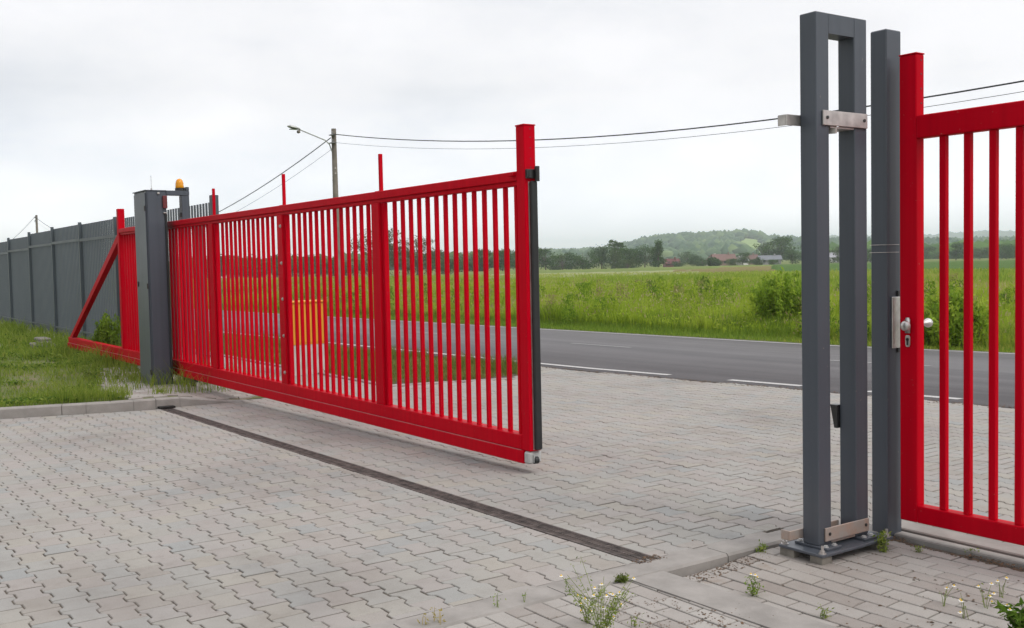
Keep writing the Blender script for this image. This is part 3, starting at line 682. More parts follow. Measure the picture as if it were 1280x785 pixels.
def vnoise(x,y,s,seed=0):
    x=x/s;y=y/s;xi=np.floor(x).astype(np.int64);yi=np.floor(y).astype(np.int64);fx_=x-xi;fy_=y-yi
    def h(a,b_): 
        t=(a*374761393+b_*668265263+seed*974711)&0x7fffffff; t=((t^(t>>13))*1274126177)&0x7fffffff; return ((t^(t>>16))&0xffff)/65535.0
    fx_=fx_*fx_*(3-2*fx_);fy_=fy_*fy_*(3-2*fy_)
    return (h(xi,yi)*(1-fx_)+h(xi+1,yi)*fx_)*(1-fy_)+(h(xi,yi+1)*(1-fx_)+h(xi+1,yi+1)*fx_)*fy_
def pick(cols,t):
    cols=np.array(cols); t=np.clip(t,0,.9999)*(len(cols)-1); i=t.astype(int); f=(t-i)[:,None]; return cols[i]*(1-f)+cols[np.minimum(i+1,len(cols)-1)]*f
def view_filter(P,m0=-170,m1=1430):
    px,_=project(P); ok=(px>m0)&(px<m1)
    return ok
# lawn
n=110000; y=rng.uniform(-5.5,4.9,n); x=kerbx(y)-.2-rng.uniform(0,1,n)**1.5*26
P=np.stack([x,y,islz(x,y)-.005],1); ok=(in_lawn(x,y)|((x<kerbx(y)-.25)&(x>-17.5)&(vnoise(x,y,.45,71)>.5)&(rng.random(len(x))<.6)))&view_filter(P,-1500,1430); P=P[ok];x=x[ok];y=y[ok]
t_=vnoise(x,y,.7,1)*.6+vnoise(x,y,.22,2)*.4
bare=(vnoise(x,y,.9,5)>.70)&(rng.random(len(x))<.8); P=P[~bare];x=x[~bare];y=y[~bare];t_=t_[~bare]
tall=sstep(3.2,4.6,y)*.9+sstep(-15.2,-13.2,x)*sstep(1.9,2.9,y)*.35+(vnoise(x,y,.5,9)>.72)*.35
tall=tall*(.45+.9*vnoise(x,y,.35,12))
h=(.03+.05*t_+.27*tall)*rng.uniform(.6,1.3,len(x)); w=.006+.010*sstep(12,26,np.hypot(x,y))*1.3
c=pick([(.10,.165,.025),(.17,.25,.035),(.26,.33,.05),(.38,.36,.12)],rng.random(len(x))*.6+t_*.35)
tag(np_mesh('lawn_grass',*blades(P,h,w+0*h,rng.uniform(.1,.7,len(x)),c)[:2],LEAF,np.repeat(c,6,axis=0)),'green lawn grass between the kerb and the grey fence','grass',kind='stuff')
# verge
n=60000; x=-11.9-rng.uniform(0,1,n)**1.3*36; y=rng.uniform(6.42,9.6,n)
P=np.stack([x,y,G(x)-.03],1); ok=(y<road_near(x)-.30)&(x<np.interp(y,[6.3,8.0,8.86,9.3],[-12.15,-11.65,-12.35,-13.0])); P=P[ok];x=x[ok];y=y[ok]
t_=vnoise(x,y,.5,3)
h=(.06+.20*t_**2)*rng.uniform(.5,1.4,len(x)); c=pick([(.09,.13,.025),(.14,.18,.035),(.22,.22,.06),(.36,.30,.13)],rng.random(len(x))*.65+.3*vnoise(x,y,1.1,4))
V_,Q_,C_=blades(P,h,np.full(len(x),.010),rng.uniform(.1,.8,len(x)),c); tag(np_mesh('verge_grass',V_,Q_,LEAF,C_),'rough grass verge between the road and the paved path','grass',kind='stuff')
xs3=np.arange(-46,-11,1.0)
tag(strip('verge_ground',xs3,lambda x:6.4,lambda x:float(road_near(x))-.28 if x<-13 else 9.3,-.035,LAWNM),kind='structure')
# meadow beyond the road
def meadow(n,d0,d1,hh,ww,colramp,seed,pw=1.0,side=(-190,40)):
    x=rng.uniform(side[0],side[1],n); dd=d0+(d1-d0)*rng.random(n)**pw; y=road_far(x)+.1+dd
    P=np.stack([x,y,fieldz(x,y)-.01],1); ok=view_filter(P,-60,1380); P=P[ok];x=x[ok];y=y[ok];dd=dd[ok]
    cl=vnoise(x,y,2.3,seed)*.55+vnoise(x,y,.8,seed+1)*.45
    return P,x,y,dd,cl
parts=[]
GR=[(.06,.12,.016),(.12,.20,.022),(.22,.32,.030),(.36,.47,.045),(.40,.45,.08)]
# roadside strip
P,x,y,dd,cl=meadow(90000,0,2.0,0,0,None,21,1.0,(-60,5))
h=(.08+.34*sstep(.3,2,dd))*(.6+.7*cl)*rng.uniform(.6,1.3,len(x)); dry=sstep(-14.5,-12.2,x)*.5
c=pick([(.13,.22,.03),(.20,.31,.04),(.28,.37,.05),(.50,.46,.11)],np.clip(rng.random(len(x))*.62+dry*rng.random(len(x)),0,1))
parts.append(blades(P,h,np.full(len(x),.013),rng.uniform(.1,.6,len(x)),c))
# tall weeds
P,x,y,dd,cl=meadow(210000,1.0,16,0,0,None,31,1.3,(-75,8))
k=rng.random(len(x))<(.35+.8*cl); P=P[k];x=x[k];y=y[k];dd=dd[k];cl=cl[k]
h=(.22+.62*cl**1.2)*(.75+.35*sstep(1,4,dd))*rng.uniform(.65,1.2,len(x))
c=pick(GR,np.clip(.02+.62*vnoise(x,y,3.4,41)+.30*vnoise(x,y,1.0,43)+.3*rng.random(len(x)),0,1))
parts.append(blades(P,h,np.full(len(x),.021)+.012*(rng.random(len(x))<.3),rng.uniform(.05,.45,len(x)),c))
# broad leaves on the weeds
k=rng.random(len(x))<.55; PP=P[k]+np.stack([rng.normal(0,.05,k.sum()),rng.normal(0,.05,k.sum()),h[k]*rng.uniform(.35,1.0,k.sum())],1)
parts.append(leaves(PP,rng.uniform(.05,.11,k.sum()),c[k]*rng.uniform(.85,1.25,(k.sum(),1)),.6,.4))
# seed heads
k=(rng.random(len(x))<.16*vnoise(x,y,4,77)+.05); PP=P[k]+np.stack([0*h[k],0*h[k],h[k]*1.05],1)
parts.append(leaves(PP,rng.uniform(.05,.12,k.sum()),pick([(.42,.34,.16),(.50,.43,.24),(.34,.25,.13)],rng.random(k.sum())),3.0,.25))
P,x,y,dd,cl=meadow(9000,1.6,16,0,0,None,91,1.4,(-60,6))
k=vnoise(x,y,2.6,92)>.5; P=P[k]; x=x[k]
parts.append(blades(P,rng.uniform(.35,.85,len(x)),np.full(len(x),.008),rng.uniform(.05,.4,len(x)),pick([(.34,.34,.12),(.42,.38,.18),(.26,.32,.07)],rng.random(len(x)))))
kk=rng.random(len(x))<.5
parts.append(leaves(P[kk]+np.array([0,0,1.0])*rng.uniform(.4,.9,(kk.sum(),1)),rng.uniform(.04,.10,kk.sum()),pick([(.44,.36,.20),(.55,.48,.30)],rng.random(kk.sum())),3.0,.3))
# taller leafy clumps
for _ in range(240):
    x=rng.uniform(-34,-4) ; y=float(road_far(x))+.9+rng.random()**1.2*13; hh=rng.uniform(.55,1.0); ww=rng.uniform(.25,.7); nn=int(260*ww/.5)
    t=rng.random(nn); rr=ww*.5*np.sqrt(rng.random(nn))*(1-.45*t); a=rng.uniform(0,6.28,nn); PP=np.stack([x+rr*np.cos(a),y+rr*np.sin(a),-.1+hh*(.08+.92*t)],1)
    base=[[(.07,.13,.02),(.14,.22,.04)],[(.20,.30,.03),(.40,.50,.05)],[(.10,.20,.02),(.22,.34,.03)],[(.22,.22,.07),(.40,.37,.15)]][rng.choice(4,p=[.10,.42,.28,.20])]
    parts.append(leaves(PP,rng.uniform(.05,.13,nn),pick(base,rng.random(nn)),1.6,.28))
V_,Q_,C_=cat(*parts); tag(np_mesh('roadside_weeds',V_,Q_,LEAF,C_),'tall bright green grass and weeds along the far side of the road','weeds',kind='stuff')
parts=[]
P,x,y,dd,cl=meadow(150000,14,60,0,0,None,51,1.2,(-190,10))
h=(.20+.38*cl)*rng.uniform(.6,1.3,len(x)); c=pick([(.12,.21,.03),(.21,.32,.04),(.34,.43,.06),(.42,.37,.14)],np.clip(.55*vnoise(x,y,7,52)+.25*vnoise(x,y,2.2,53)+.35*rng.random(len(x)),0,1))
parts.append(blades(P,h,np.full(len(x),.05),rng.uniform(.05,.5,len(x)),c))
P,x,y,dd,cl=meadow(50000,52,78,0,0,None,61,1.0,(-330,10))
h=(.22+.35*cl)*rng.uniform(.6,1.3,len(x)); c=pick([(.15,.24,.035),(.24,.34,.05),(.36,.42,.09),(.44,.40,.18)],np.clip(.05+.65*vnoise(x,y*1.0,19,62)+.3*rng.random(len(x)),0,1))
parts.append(blades(P,h,np.full(len(x),.16),rng.uniform(.05,.5,len(x)),c))
V_,Q_,C_=cat(*parts); tag(np_mesh('meadow_grass',V_,Q_,LEAF,C_),'open meadow grass stretching away to the line of trees','meadow',kind='stuff')
# crop strips far out (sheets of standing crop with their own height)
def crop(px0,px1,d0,d1,hh,m,name,label):
    rings=np.linspace(d0,d1,14); pxs=np.linspace(px0,px1,40); V=[];
    for d in rings:
        for q in pxs:
            p=azim(q,d); e=min(1,(d-d0)/3+.0); ed=hh if (d>d0+.1 and d<d1-.1 and q>px0 and q<px1) else -.3
            V.append((p[0],p[1],float(fieldz(p[0],p[1]))+ed+(rng.uniform(-.08,.08) if ed>0 else 0)))
    # front edge steep
    n=len(pxs); Q=[(a*n+b_,a*n+b_+1,(a+1)*n+b_+1,(a+1)*n+b_) for a in range(len(rings)-1) for b_ in range(n-1)]
    return tag(np_mesh(name,V,Q,m),label,'crop field',kind='stuff')
crop(600,880,98,165,.3,crop_mat('pale_crop',(.26,.29,.13),(.40,.41,.24)),'pale_crop','pale yellowish crop strip in front of the dark tree line')
crop(560,905,172,320,.5,crop_mat('green_crop',(.14,.19,.055),(.22,.27,.08)),'green_crop','soft green crop strip below the tree line')
crop(838,972,118,285,.35,crop_mat('brown_meadow',(.17,.16,.06),(.27,.215,.095)),'brown_crop','reddish brown strip of dry meadow below the houses')
crop(958,1330,128,320,.7,crop_mat('dark_crop',(.075,.14,.035),(.11,.19,.05)),'dark_crop','dark green crop strip on the right below the hill')
crop(780,1000,322,378,.5,crop_mat('mid_crop',(.15,.20,.05),(.21,.26,.07)),'mid_crop','narrow bright green strip just before the distant houses')
# ------------------------------------------------------------------ bushes and trees
def lobes_pts(n,lobes,shell=.35):
    L=np.array(lobes); wts=L[:,3]*L[:,4]*L[:,5]; k=rng.choice(len(L),n,p=wts/wts.sum())
    d=rng.normal(size=(n,3)); d/=np.linalg.norm(d,axis=1)[:,None]; r=(1-shell*rng.random(n)**1.5)
    r*=1+.12*np.sin(d[:,0]*7+k)+.12*np.sin(d[:,1]*9+k*2)
    return L[k,:3]+d*L[k,3:6]*r[:,None],k
def bush(loc,h,w,label,cols,n=5000,size=(.05,.13),group='bushes',nst=70):
    """clump of upright leafy shoots"""
    x,y,z=loc; root=thing('bush',loc,label,'bush',group); m=MB(); LP=[];CC=[]
    for i in range(nst):
        a=rng.uniform(0,6.28); rr=w*.5*math.sqrt(rng.random())*.8; bx,by=x+rr*math.cos(a),y+rr*math.sin(a); hh=h*(1.0-.55*(rr/(w*.5))**2)*rng.uniform(.72,1.05)
        ln=rng.normal(0,.10,2)+np.array([math.cos(a),math.sin(a)])*rr*.35
        pts=[np.array([bx,by,z-.05]),np.array([bx+ln[0]*.4,by+ln[1]*.4,z+hh*.55]),np.array([bx+ln[0],by+ln[1],z+hh])]
        m.tube(pts,[.007,.005,.002],4); k=max(4,n//nst); t=rng.uniform(.08,1.0,k)[:,None]
        q=pts[0]*(1-t)**2+2*t*(1-t)*pts[1]+t*t*pts[2]+rng.normal(0,.045,(k,3))*(1.2-.6*t); LP.append(q); CC.append(np.full(k,rng.random()))
    P=np.concatenate(LP); cc=np.concatenate(CC); P[:,2]=np.maximum(P[:,2],z+.02)
    c=pick(cols,np.clip(.6*cc+.45*rng.random(len(P)),0,1))
    V_,Q_,C_=leaves(P,rng.uniform(*size,len(P)),c,1.5,.32); np_mesh('foliage',V_,Q_,LEAF,C_,root)
    m.build('stem',simple('green_stem',(.12,.13,.05),.8),root); return root
BG=[(.07,.13,.018),(.14,.23,.026),(.22,.33,.038),(.30,.40,.06)]
BG2=[(.13,.22,.025),(.21,.33,.035),(.31,.44,.045),(.42,.52,.07)]
for (px,py,h,w,lab) in((968,419,1.3,1.5,'largest dark green willowy bush beyond the road left of the catch frame'),(1190,440,.95,1.1,'dark bush beyond the road seen between the wicket bars')):
    p=gpt(px,py); p[1]+=1.2; p[0]-=.8; p[2]=-.1; bush(p,h,w,lab,BG2,8000,(.06,.15),nst=110)
pl=(-19.3,4.62,-.08); bush(pl,.85,.40,'tall leafy weed against the grey fence inside the gate brace triangle',BG,2600,(.05,.12),nst=26)
WINDX=[0]
def tree_mesh(kind,h,w,n,cols,size):
    """returns (trunk MB, (V,Q,C)) around the origin"""
    m=MB(); m.tube([(0,0,-.3),(0.05*h*.1,0,h*.35),(0,.02*h,h*.8)],[h*.028,h*.02,h*.006],7)
    lob=[]
    for _ in range(26 if kind!='thin' else 34):
        a=rng.uniform(0,6.28); rr=rng.uniform(.1,.36)*w
        if kind=='round': z=h*rng.uniform(.12,.84); rr*= 1.15-abs(z/h-.5); s=w*rng.uniform(.14,.24); sz=h*rng.uniform(.09,.17)
        elif kind=='tall': z=h*rng.uniform(.15,.88); rr*= (1.0-(z/h)*.75); s=w*rng.uniform(.16,.25); sz=h*rng.uniform(.08,.13)
        elif kind=='low': z=h*rng.uniform(.10,.78); rr*=1.2; s=w*rng.uniform(.13,.22); sz=h*rng.uniform(.13,.22)
        else: z=h*rng.uniform(.2,.97); rr*=(1.5-z/h)*1.35; s=w*rng.uniform(.07,.15); sz=h*rng.uniform(.03,.07)
        lob.append((rr*math.cos(a),rr*math.sin(a),z,s,s,sz))
        m.tube([(0,0,h*.25),(rr*.5*math.cos(a),rr*.5*math.sin(a),(h*.3+z)/2),(rr*math.cos(a),rr*math.sin(a),z)],[h*.011,h*.007,h*.002],5)
    P,k=lobes_pts(n,lob,.75 if kind!='thin' else 1.0)
    hv=rng.random(len(lob)); c=pick(cols,np.clip(.55*hv[k]+.5*rng.random(n),0,1))
    return m,leaves(P,rng.uniform(*size,n),c,1.0,.6)
TREEK={}
DG2=[(.035,.065,.02),(.06,.10,.03),(.09,.14,.04),(.12,.18,.055)]
DG3=[(.025,.06,.02),(.045,.09,.03),(.065,.125,.04),(.10,.16,.06)]
DG=[(.02,.055,.010),(.035,.085,.014),(.06,.125,.02),(.09,.17,.03)]
OG=[(.05,.06,.02),(.075,.085,.028),(.11,.11,.04),(.08,.12,.03)]
def tree(px,dist,h,w,kind,label,cols=DG,n=2600,size=(.35,.75)):
    key=(kind,id(cols),round(h/w,0)); p=azim(px,dist); z=float(fieldz(p[0],p[1]))-.05
    root=thing('tree',(p[0],p[1],z),label,'tree','trees along the far edge of the fields')
    if key not in TREEK:
        m,(V_,Q_,C_)=tree_mesh(kind,h,w,n,cols,size)
        WLOC[root.name]=(0,0,0); t_=m.build('trunk',BARK,root); c_=np_mesh('crown',V_,Q_,LEAF,C_,root); TREEK[key]=(t_,c_,h,w)
    else:
        t0,c0,h0,w0=TREEK[key]
        for q in(t0,c0):
            d=q.copy(); COL.objects.link(d); d.parent=root
        root.scale=(w/w0,w/w0,h/h0)
    root.rotation_euler.z=rng.uniform(0,6.28); return root
T=[ # px, dist, h, w, kind, label
(682,395,9.5,12,'round','dark round tree right beside the black edge of the sliding gate'),
(703,410,7.5,12,'low','low dark tree second to the right of the sliding gate'),
(728,390,8.2,13,'low','wide dark tree in the group right of the sliding gate'),
(752,400,10.2,13,'round','tall dark round tree in the middle of the left tree group'),
(772,420,11.8,10,'thin','thin wispy tree poking above the middle of the tree group'),
(768,380,8.0,9,'low','low tree at the foot of the thin wispy tree'),
(790,395,8.6,12,'round','dark tree between the wispy tree and the slim pointed tree'),
(806,400,9.6,11,'round','round tree just left of the slim pointed tree'),
(823,375,11.0,7.5,'tall','slim pointed tree at the right end of the tree group'),
(785,350,4.2,7,'low','small bush-like tree in front of the tree group'),
(870,470,5.5,9,'low','small tree left of the pink-roofed houses'),
(893,380,4.0,5,'low','low shrub tree in front of the pink-roofed house'),
(928,470,6.0,8,'round','small pale tree between the houses'),
(955,520,13,17,'round','big dark tree right of the houses under the meadow slope'),
(972,515,14,17,'round','tallest broad dark tree behind the grey-roofed house'),
(990,420,7.0,8,'round','dark round tree just left of the catch frame'),
(1010,520,11,13,'round','tree seen between the two left legs of the catch frame'),
(1048,470,8,10,'low','tree seen through the gap of the catch frame'),
(1088,470,7,11,'low','tree glimpsed right of the far frame leg'),
(1150,560,8,16,'low','distant tree just right of the red wicket post'),
(1195,520,9,13,'round','dark tree behind the second wicket bar'),
(1225,540,7,17,'low','low wide tree behind the wicket bars'),
(1258,520,7.5,16,'low','low tree near the right edge behind the wicket'),
]
for k_,a in enumerate(T): tree(*a,cols=(DG,DG2,DG,DG3)[k_%4] if k_!=9 else DG2)
T+=[(848,425,3.2,6,'low','low shrub right at the foot of the dark red house'),(878,455,4.2,8,'low','low tree covering the left gable of the pink-roofed house'),(915,440,3.4,7,'low','shrub before the right end of the pink-roofed house'),(946,440,4.2,7,'low','shrub between the brick-roofed house and the grey-roofed house'),(966,430,2.6,6,'low','small shrub in front of the long grey-roofed house'),(860,600,9,14,'low','paler tree behind the gap between the red and pink houses')]
for a in T[-6:]: tree(*a)
T2=[(248,330,8,16,'low','far low tree behind the first gate bars from the drive column'),(270,340,8.5,15,'low','far low tree behind the first gate post'),
(288,330,8,14,'round','far round tree behind the bars left of the bolted post'),(306,345,8.5,14,'low','far tree left of the bolted gate post'),(325,330,7.6,15,'low','low tree just left of the bolted gate post'),
(345,340,8,14,'round','far tree hidden partly by the bolted gate post'),(365,330,8,14,'low','far low tree above the yellow cabinet'),(384,340,7.5,13,'round','round tree above the right side of the yellow cabinet'),
(404,335,7.2,12,'low','low tree left of the lamp pole'),(432,345,7.2,12,'low','low tree right of the lamp pole'),
(545,330,8.2,11,'round','dark tree behind the middle gate bars'),(560,300,6.6,9,'low','small tree behind the gate bars right of the big trees'),(592,330,6.2,12,'low','low tree in the gap of the skyline behind the gate bars'),
(608,330,8.4,10,'round','tree behind the gate bars near the end post'),(628,325,8.0,11,'round','dark tree behind the last few gate bars'),(648,335,7.8,12,'round','tree hidden mostly by the gate end post')]
for a in T2: tree(*a)
tree(470,235,11.5,13,'round','tall olive brown tree behind the wide gate post',OG,4200,(.25,.5))
tree(494,245,8.8,10,'thin','sparse olive tree right of the wide gate post',OG,2600,(.22,.45))
tree(522,240,9.4,11,'round','tall dark olive tree behind the bars right of the wide post',OG,4200,(.25,.5))
# ------------------------------------------------------------------ houses
def house(px,dist,w,d,hw,hr,wallc,roofc,label,rot=0.0):
    p=azim(px,dist); z=float(fieldz(p[0],p[1])); root=thing('house',(p[0],p[1],z),label,'house','distant houses below the hill')
    WLOC[root.name]=(0,0,0)
    wm=simple('house_wall',wallc,.85,0,.1,1); rm=simple('roof_tile',roofc,.8,0,.15,2)
    m=MB(); m.box((-w/2,-d/2,-.5),(w/2,d/2,hw)); m.prism([(-d/2,hw),(d/2,hw),(0,hw+hr)],-w/2,w/2,'x'); m.build('wall',wm,root)
    m=MB(); o=.5; t=.18; sl=hr/(d/2)
    for s in(1,-1):
        m.add([(x,s*yy,zz) for x in(-w/2-o,w/2+o) for yy,zz in((0,hw+hr+.05),(d/2+o,hw-o*sl+.05),(d/2+o,hw-o*sl+.05+t),(0,hw+hr+.05+t))],[(0,1,2,3),(7,6,5,4),(0,4,5,1),(1,5,6,2),(2,6,7,3),(3,7,4,0)])
    rf=m.build('roof',rm,root); m=MB(); m.box((w*.2,-.8,hw+hr*.5),(w*.2+.6,-.2,hw+hr+.9)); m.build('chimney',wm,rf)
    wg=simple('window_dark',(.05,.055,.06),.2)
    for sx in(-.3,0,.3):
        m=MB(); m.box((sx*w-.55,-d/2-.04,1.0),(sx*w+.55,-d/2-.005,2.3)); m.build('window',wg,root)
    m=MB(); m.box((w/2+.005,-.6,1.0),(w/2+.04,.6,2.3)); m.build('window',wg,root)
    dd=math.atan2(p[1],p[0]); root.rotation_euler.z=dd-math.pi/2+rot
house(839,440,5.8,4.5,1.7,1.6,(.15,.055,.045),(.12,.035,.035),'small dark red house right of the slim pointed tree',.3)
house(904,470,9.5,7,2.3,2.5,(.24,.16,.13),(.17,.095,.08),'wide house with pink tiled roof below the wooded hill',.25)
house(891,480,5,5,2.4,2.2,(.52,.5,.46),(.22,.12,.10),'pale gabled house at the left of the pink-roofed house',1.3)
house(926,480,4.5,5,2.1,1.8,(.66,.66,.64),(.40,.40,.41),'white gabled house right of the pink-roofed house',1.1)
house(937,500,6.5,6,2.2,2.2,(.25,.17,.14),(.15,.085,.075),'brick roofed house beside the white gabled house',.2)
house(962,470,9,6,2.2,1.6,(.28,.28,.29),(.16,.17,.19),'long grey low-roofed house under the big dark trees',.15)
house(277,360,9,7,3.0,2.2,(.66,.64,.60),(.3,.12,.09),'pale house glimpsed between the bars left of the bolted post',.4)
house(1046,520,8,6,2.6,2,(.58,.58,.6),(.3,.3,.33),'pale house glimpsed through the catch frame',.3)
house(982,1650,10,9,5,3,(.75,.75,.74),(.5,.48,.46),'white house on the wooded hill crest',.3) if False else None
# ------------------------------------------------------------------ hills
def hillz_factory(pts,r0,r1,r2):
    px=np.array([p[0] for p in pts]); py=np.array([p[1] for p in pts])
    az=np.array([math.atan2(*azim(q,1.0)[::-1]) for q in px]); dep=[]
    hz=[]
    for q,yv in zip(px,py):
        d=ray(q,yv); hz.append(H+d[2]/math.hypot(d[0],d[1])*r1)
    return az[::-1],np.array(hz)[::-1],r0,r1,r2
def hill_mesh(name,pts,r0,r1,r2,mat,rough,kind='structure'):
    az,hz,r0,r1,r2=hillz_factory(pts,r0,r1,r2)
    A_=np.linspace(az.min()-.02,az.max()+.02,160); Rr=np.linspace(r0,r2,60); V=[]
    def zf(a,r):
        crest=np.interp(a,az,hz,left=-3,right=-3); t=np.where(r<r1,sstep(r0,r1,r),1-.5*sstep(r1,r2,r)); x=r*np.cos(a);y=r*np.sin(a)
        n_=(vnoise(x,y,260,5)-.5)*2*rough*np.sin(np.clip(t,0,1)*math.pi)
        return -4+(crest+4)*t+n_
    AA_,RR_=np.meshgrid(A_,Rr); Z=zf(AA_,RR_); V=np.stack([RR_*np.cos(AA_),RR_*np.sin(AA_),Z],-1).reshape(-1,3); n=len(A_)
    Q=[(a*n+b_,a*n+b_+1,(a+1)*n+b_+1,(a+1)*n+b_) for a in range(len(Rr)-1) for b_ in range(n-1)]
    tag(np_mesh(name,V,Q,mat,smooth=True),kind=kind); return zf,az
HILLM=crop_mat('hill_meadow',(.16,.24,.07),(.26,.34,.10),.01)
ICO=None
def forest(name,zf,azr,r0,r1,n,size,hh,label,hole=None,cols=DG):
    import bmesh
    bm=bmesh.new(); bmesh.ops.create_icosphere(bm,subdivisions=1,radius=1); base=np.array([v.co[:] for v in bm.verts]); fc=np.array([[v.index for v in f.verts] for f in bm.faces]); bm.free()
    a=rng.uniform(*azr,n); r=np.sqrt(rng.uniform(r0**2,r1**2,n)); x=r*np.cos(a);y=r*np.sin(a)
    if hole is not None: k=~hole(x,y,a,r); a=a[k];r=r[k];x=x[k];y=y[k]
    dens=vnoise(x,y,140,8); k=rng.random(len(x))<(.55+.6*dens); a=a[k];r=r[k];x=x[k];y=y[k]; n=len(x)
    s=rng.uniform(*size,n); sz=rng.uniform(*hh,n); z=zf(a,r)
    B=base[None]*(1+.28*rng.normal(size=(n,len(base),1)).clip(-1.2,1.2)); V_=np.stack([B[...,0]*s[:,None]+x[:,None],B[...,1]*s[:,None]+y[:,None],B[...,2]*sz[:,None]+(z+sz*.6)[:,None]],-1).reshape(-1,3)
    Q_=(fc[None]+np.arange(n)[:,None,None]*len(base)).reshape(-1,3)
    C_=np.repeat(pick(cols,np.clip(rng.random(n)*.6+.4*vnoise(x,y,90,9),0,1)),len(base),axis=0)
    return tag(np_mesh(name,V_,Q_,attr_mat('canopy_'+name,.9),C_),label,'wood',kind='stuff')
HP=[(640,326),(700,323),(745,321),(768,318),(783,314),(800,309),(830,303.5),(870,301),(905,300),(930,298),(945,299.5),(961,305),(983,306),(1003,306),(1040,308),(1090,310),(1140,310),(1200,309),(1290,309)]
zf,az=hill_mesh('hill',HP,950,1900,2700,HILLM,5)
mc=azim(957,1380); 
def meadow_hole(x,y,a,r):
    px,py_=project(np.stack([x,y,zf(a,r)],1)); e=((px-940)/22)**2+((r-1480)/260)**2; e=e+.7*(vnoise(x,y,45,3)-.5); return (e<1)|((abs(px-938)<9+16*vnoise(x,y,60,4)+(r-1020)*.02)&(r<1320)&(r>1020))
FG=[(.02,.05,.034),(.04,.085,.045),(.08,.135,.06),(.17,.23,.09)]
forest('hill_wood',zf,(az.min()+.005,az.max()-.005),1000,2050,12000,(5,12),(4,9.5),'wooded hillside rising beyond the houses',meadow_hole,FG)
HP2=[(560,322),(700,317),(820,312),(930,308),(1000,303),(1040,300),(1090,300),(1130,301),(1165,299),(1200,296),(1240,294),(1290,297),(1340,300)]
zf2,az2=hill_mesh('far_hill',HP2,3300,4600,5600,HILLM,8)
forest('far_hill_wood',zf2,(az2.min(),az2.max()),3400,4700,4500,(16,34),(8,14),'faint blue wooded ridge on the far horizon',None,FG)
# low distant wood at foot of hill to close the horizon
zf3=lambda a,r:-3.0+0*a
def wood_gap(x,y,a,r):
    px,_=project(np.stack([x,y,0*x],1)); return (px>655)&(px<1012)
forest('far_wood_line',zf3,(az.min()+.0,az.max()+.55),640,930,2600,(5,11),(3.5,7),'distant low woods closing off the fields behind the trees',wood_gap,DG)
# ------------------------------------------------------------------ small weeds in the paving
def weed(loc,h,label,nst=5,flowers=0,spread=.4,leafn=60,col=BG,lsize=(.012,.03),name='weed',dry=False):
    x,y,z=loc; root=thing(name,loc,label,'weed' if not flowers else 'wild flower','weeds growing in the paving joints')
    st=MB(); tips=[]; LP=[]
    for _ in range(nst):
        a=rng.uniform(0,6.28); l=h*rng.uniform(.55,1.0); s=spread*l*rng.uniform(.3,1)
        b0_=np.array([x+rng.normal(0,.008),y+rng.normal(0,.008),z]); p1_=b0_+np.array([math.cos(a)*s*.35,math.sin(a)*s*.35,l*.55]); p2_=b0_+np.array([math.cos(a)*s,math.sin(a)*s,l])
        st.tube([b0_,p1_,p2_],[.0018,.0014,.0008],4); tips.append(p2_)
        for __ in range(leafn//nst):
            t=rng.uniform(.05,1); q=b0_*(1-t)**2+2*t*(1-t)*p1_+t*t*p2_; LP.append(q+rng.normal(0,.012,3)*np.array([1,1,.6]))
            if rng.random()<.08 and flowers: tips.append(q+rng.normal(0,.02,3)+np.array([0,0,.02]))
    LP=np.array(LP); LP[:,2]=np.maximum(LP[:,2],z+.004); c=pick(col,rng.random(len(LP)))
    V_,Q_,C_=leaves(LP,rng.uniform(*lsize,len(LP)),c,.8,.35); np_mesh('foliage',V_,Q_,LEAF,C_,root)
    st.build('stem',simple('weed_stem',(.16,.20,.05) if not dry else (.42,.32,.12),.7),root)
    for q in tips[:flowers]:
        f=MB(); r=rng.uniform(.007,.011)
        for k in range(9):
            t=2*math.pi*k/9; u=np.array([math.cos(t),math.sin(t),0]); w_=np.array([-math.sin(t),math.cos(t),0]); f.add([q+u*.003,q+u*r*.7+w_*.0026+[0,0,-.001],q+u*r*1.1+[0,0,-.003],q+u*r*.7-w_*.0026+[0,0,-.001]],[(0,1,2,3)],0)
        f.tube([q+[0,0,-.001],q+[0,0,.003],q+[0,0,.005]],[.004,.0036,.001],8,1); f.build('flower',[PETAL,PISTIL],root)
    return root
PETAL=simple('white_petal',(.82,.82,.76),.6,0,.05,30); PISTIL=simple('yellow_disc',(.75,.48,.04),.7,0,.1,60)
YG=[(.10,.16,.03),(.17,.24,.04),(.26,.33,.06),(.33,.36,.10)]
def bpt(px,py,o=0.): 
    d=ray(px,py); zz=o
    for _ in range(10):
        q=CAM+(zz-H)/d[2]*d; zz=(zbrick(q[0],q[1]) if q[0]>-3.66 else float(G(q[0])))+o
    return q
weed(bpt(752,800),.30,'bushy chamomile with many small white flowers at the bottom edge',18,15,.7,620,YG,(.008,.02))
weed(bpt(735,778),.20,'loose chamomile with thin stems left of the bushy one',9,5,.7,200,YG,(.008,.018))
weed(bpt(941,745),.10,'small leafy weed with pale flowers in the joint below the catch frame',7,3,.5,110,BG,(.012,.026))
weed(bpt(1104,690),.11,'leafy green weed at the corner of the catch frame base plate',8,0,.5,170,YG,(.014,.03))
weed(bpt(1030,772),.05,'tiny green weed in the block paving below the catch frame',5,0,.6,40,YG,(.010,.022))
weed(bpt(793,783),.05,'tiny bright green weed right of the chamomile',4,0,.7,26,YG,(.010,.022))
weed(bpt(621,760),.085,'single thin seedling growing by the concrete strip',2,0,.2,22,BG,(.008,.016))
weed(bpt(655,752),.06,'smaller thin seedling right of the tall one by the concrete strip',2,0,.3,16,BG,(.008,.016))
weed(bpt(550,779),.085,'dry yellow stalk at the left end of the block paving',3,0,.15,30,[(.30,.26,.06),(.42,.34,.10)],(.01,.02),dry=True)
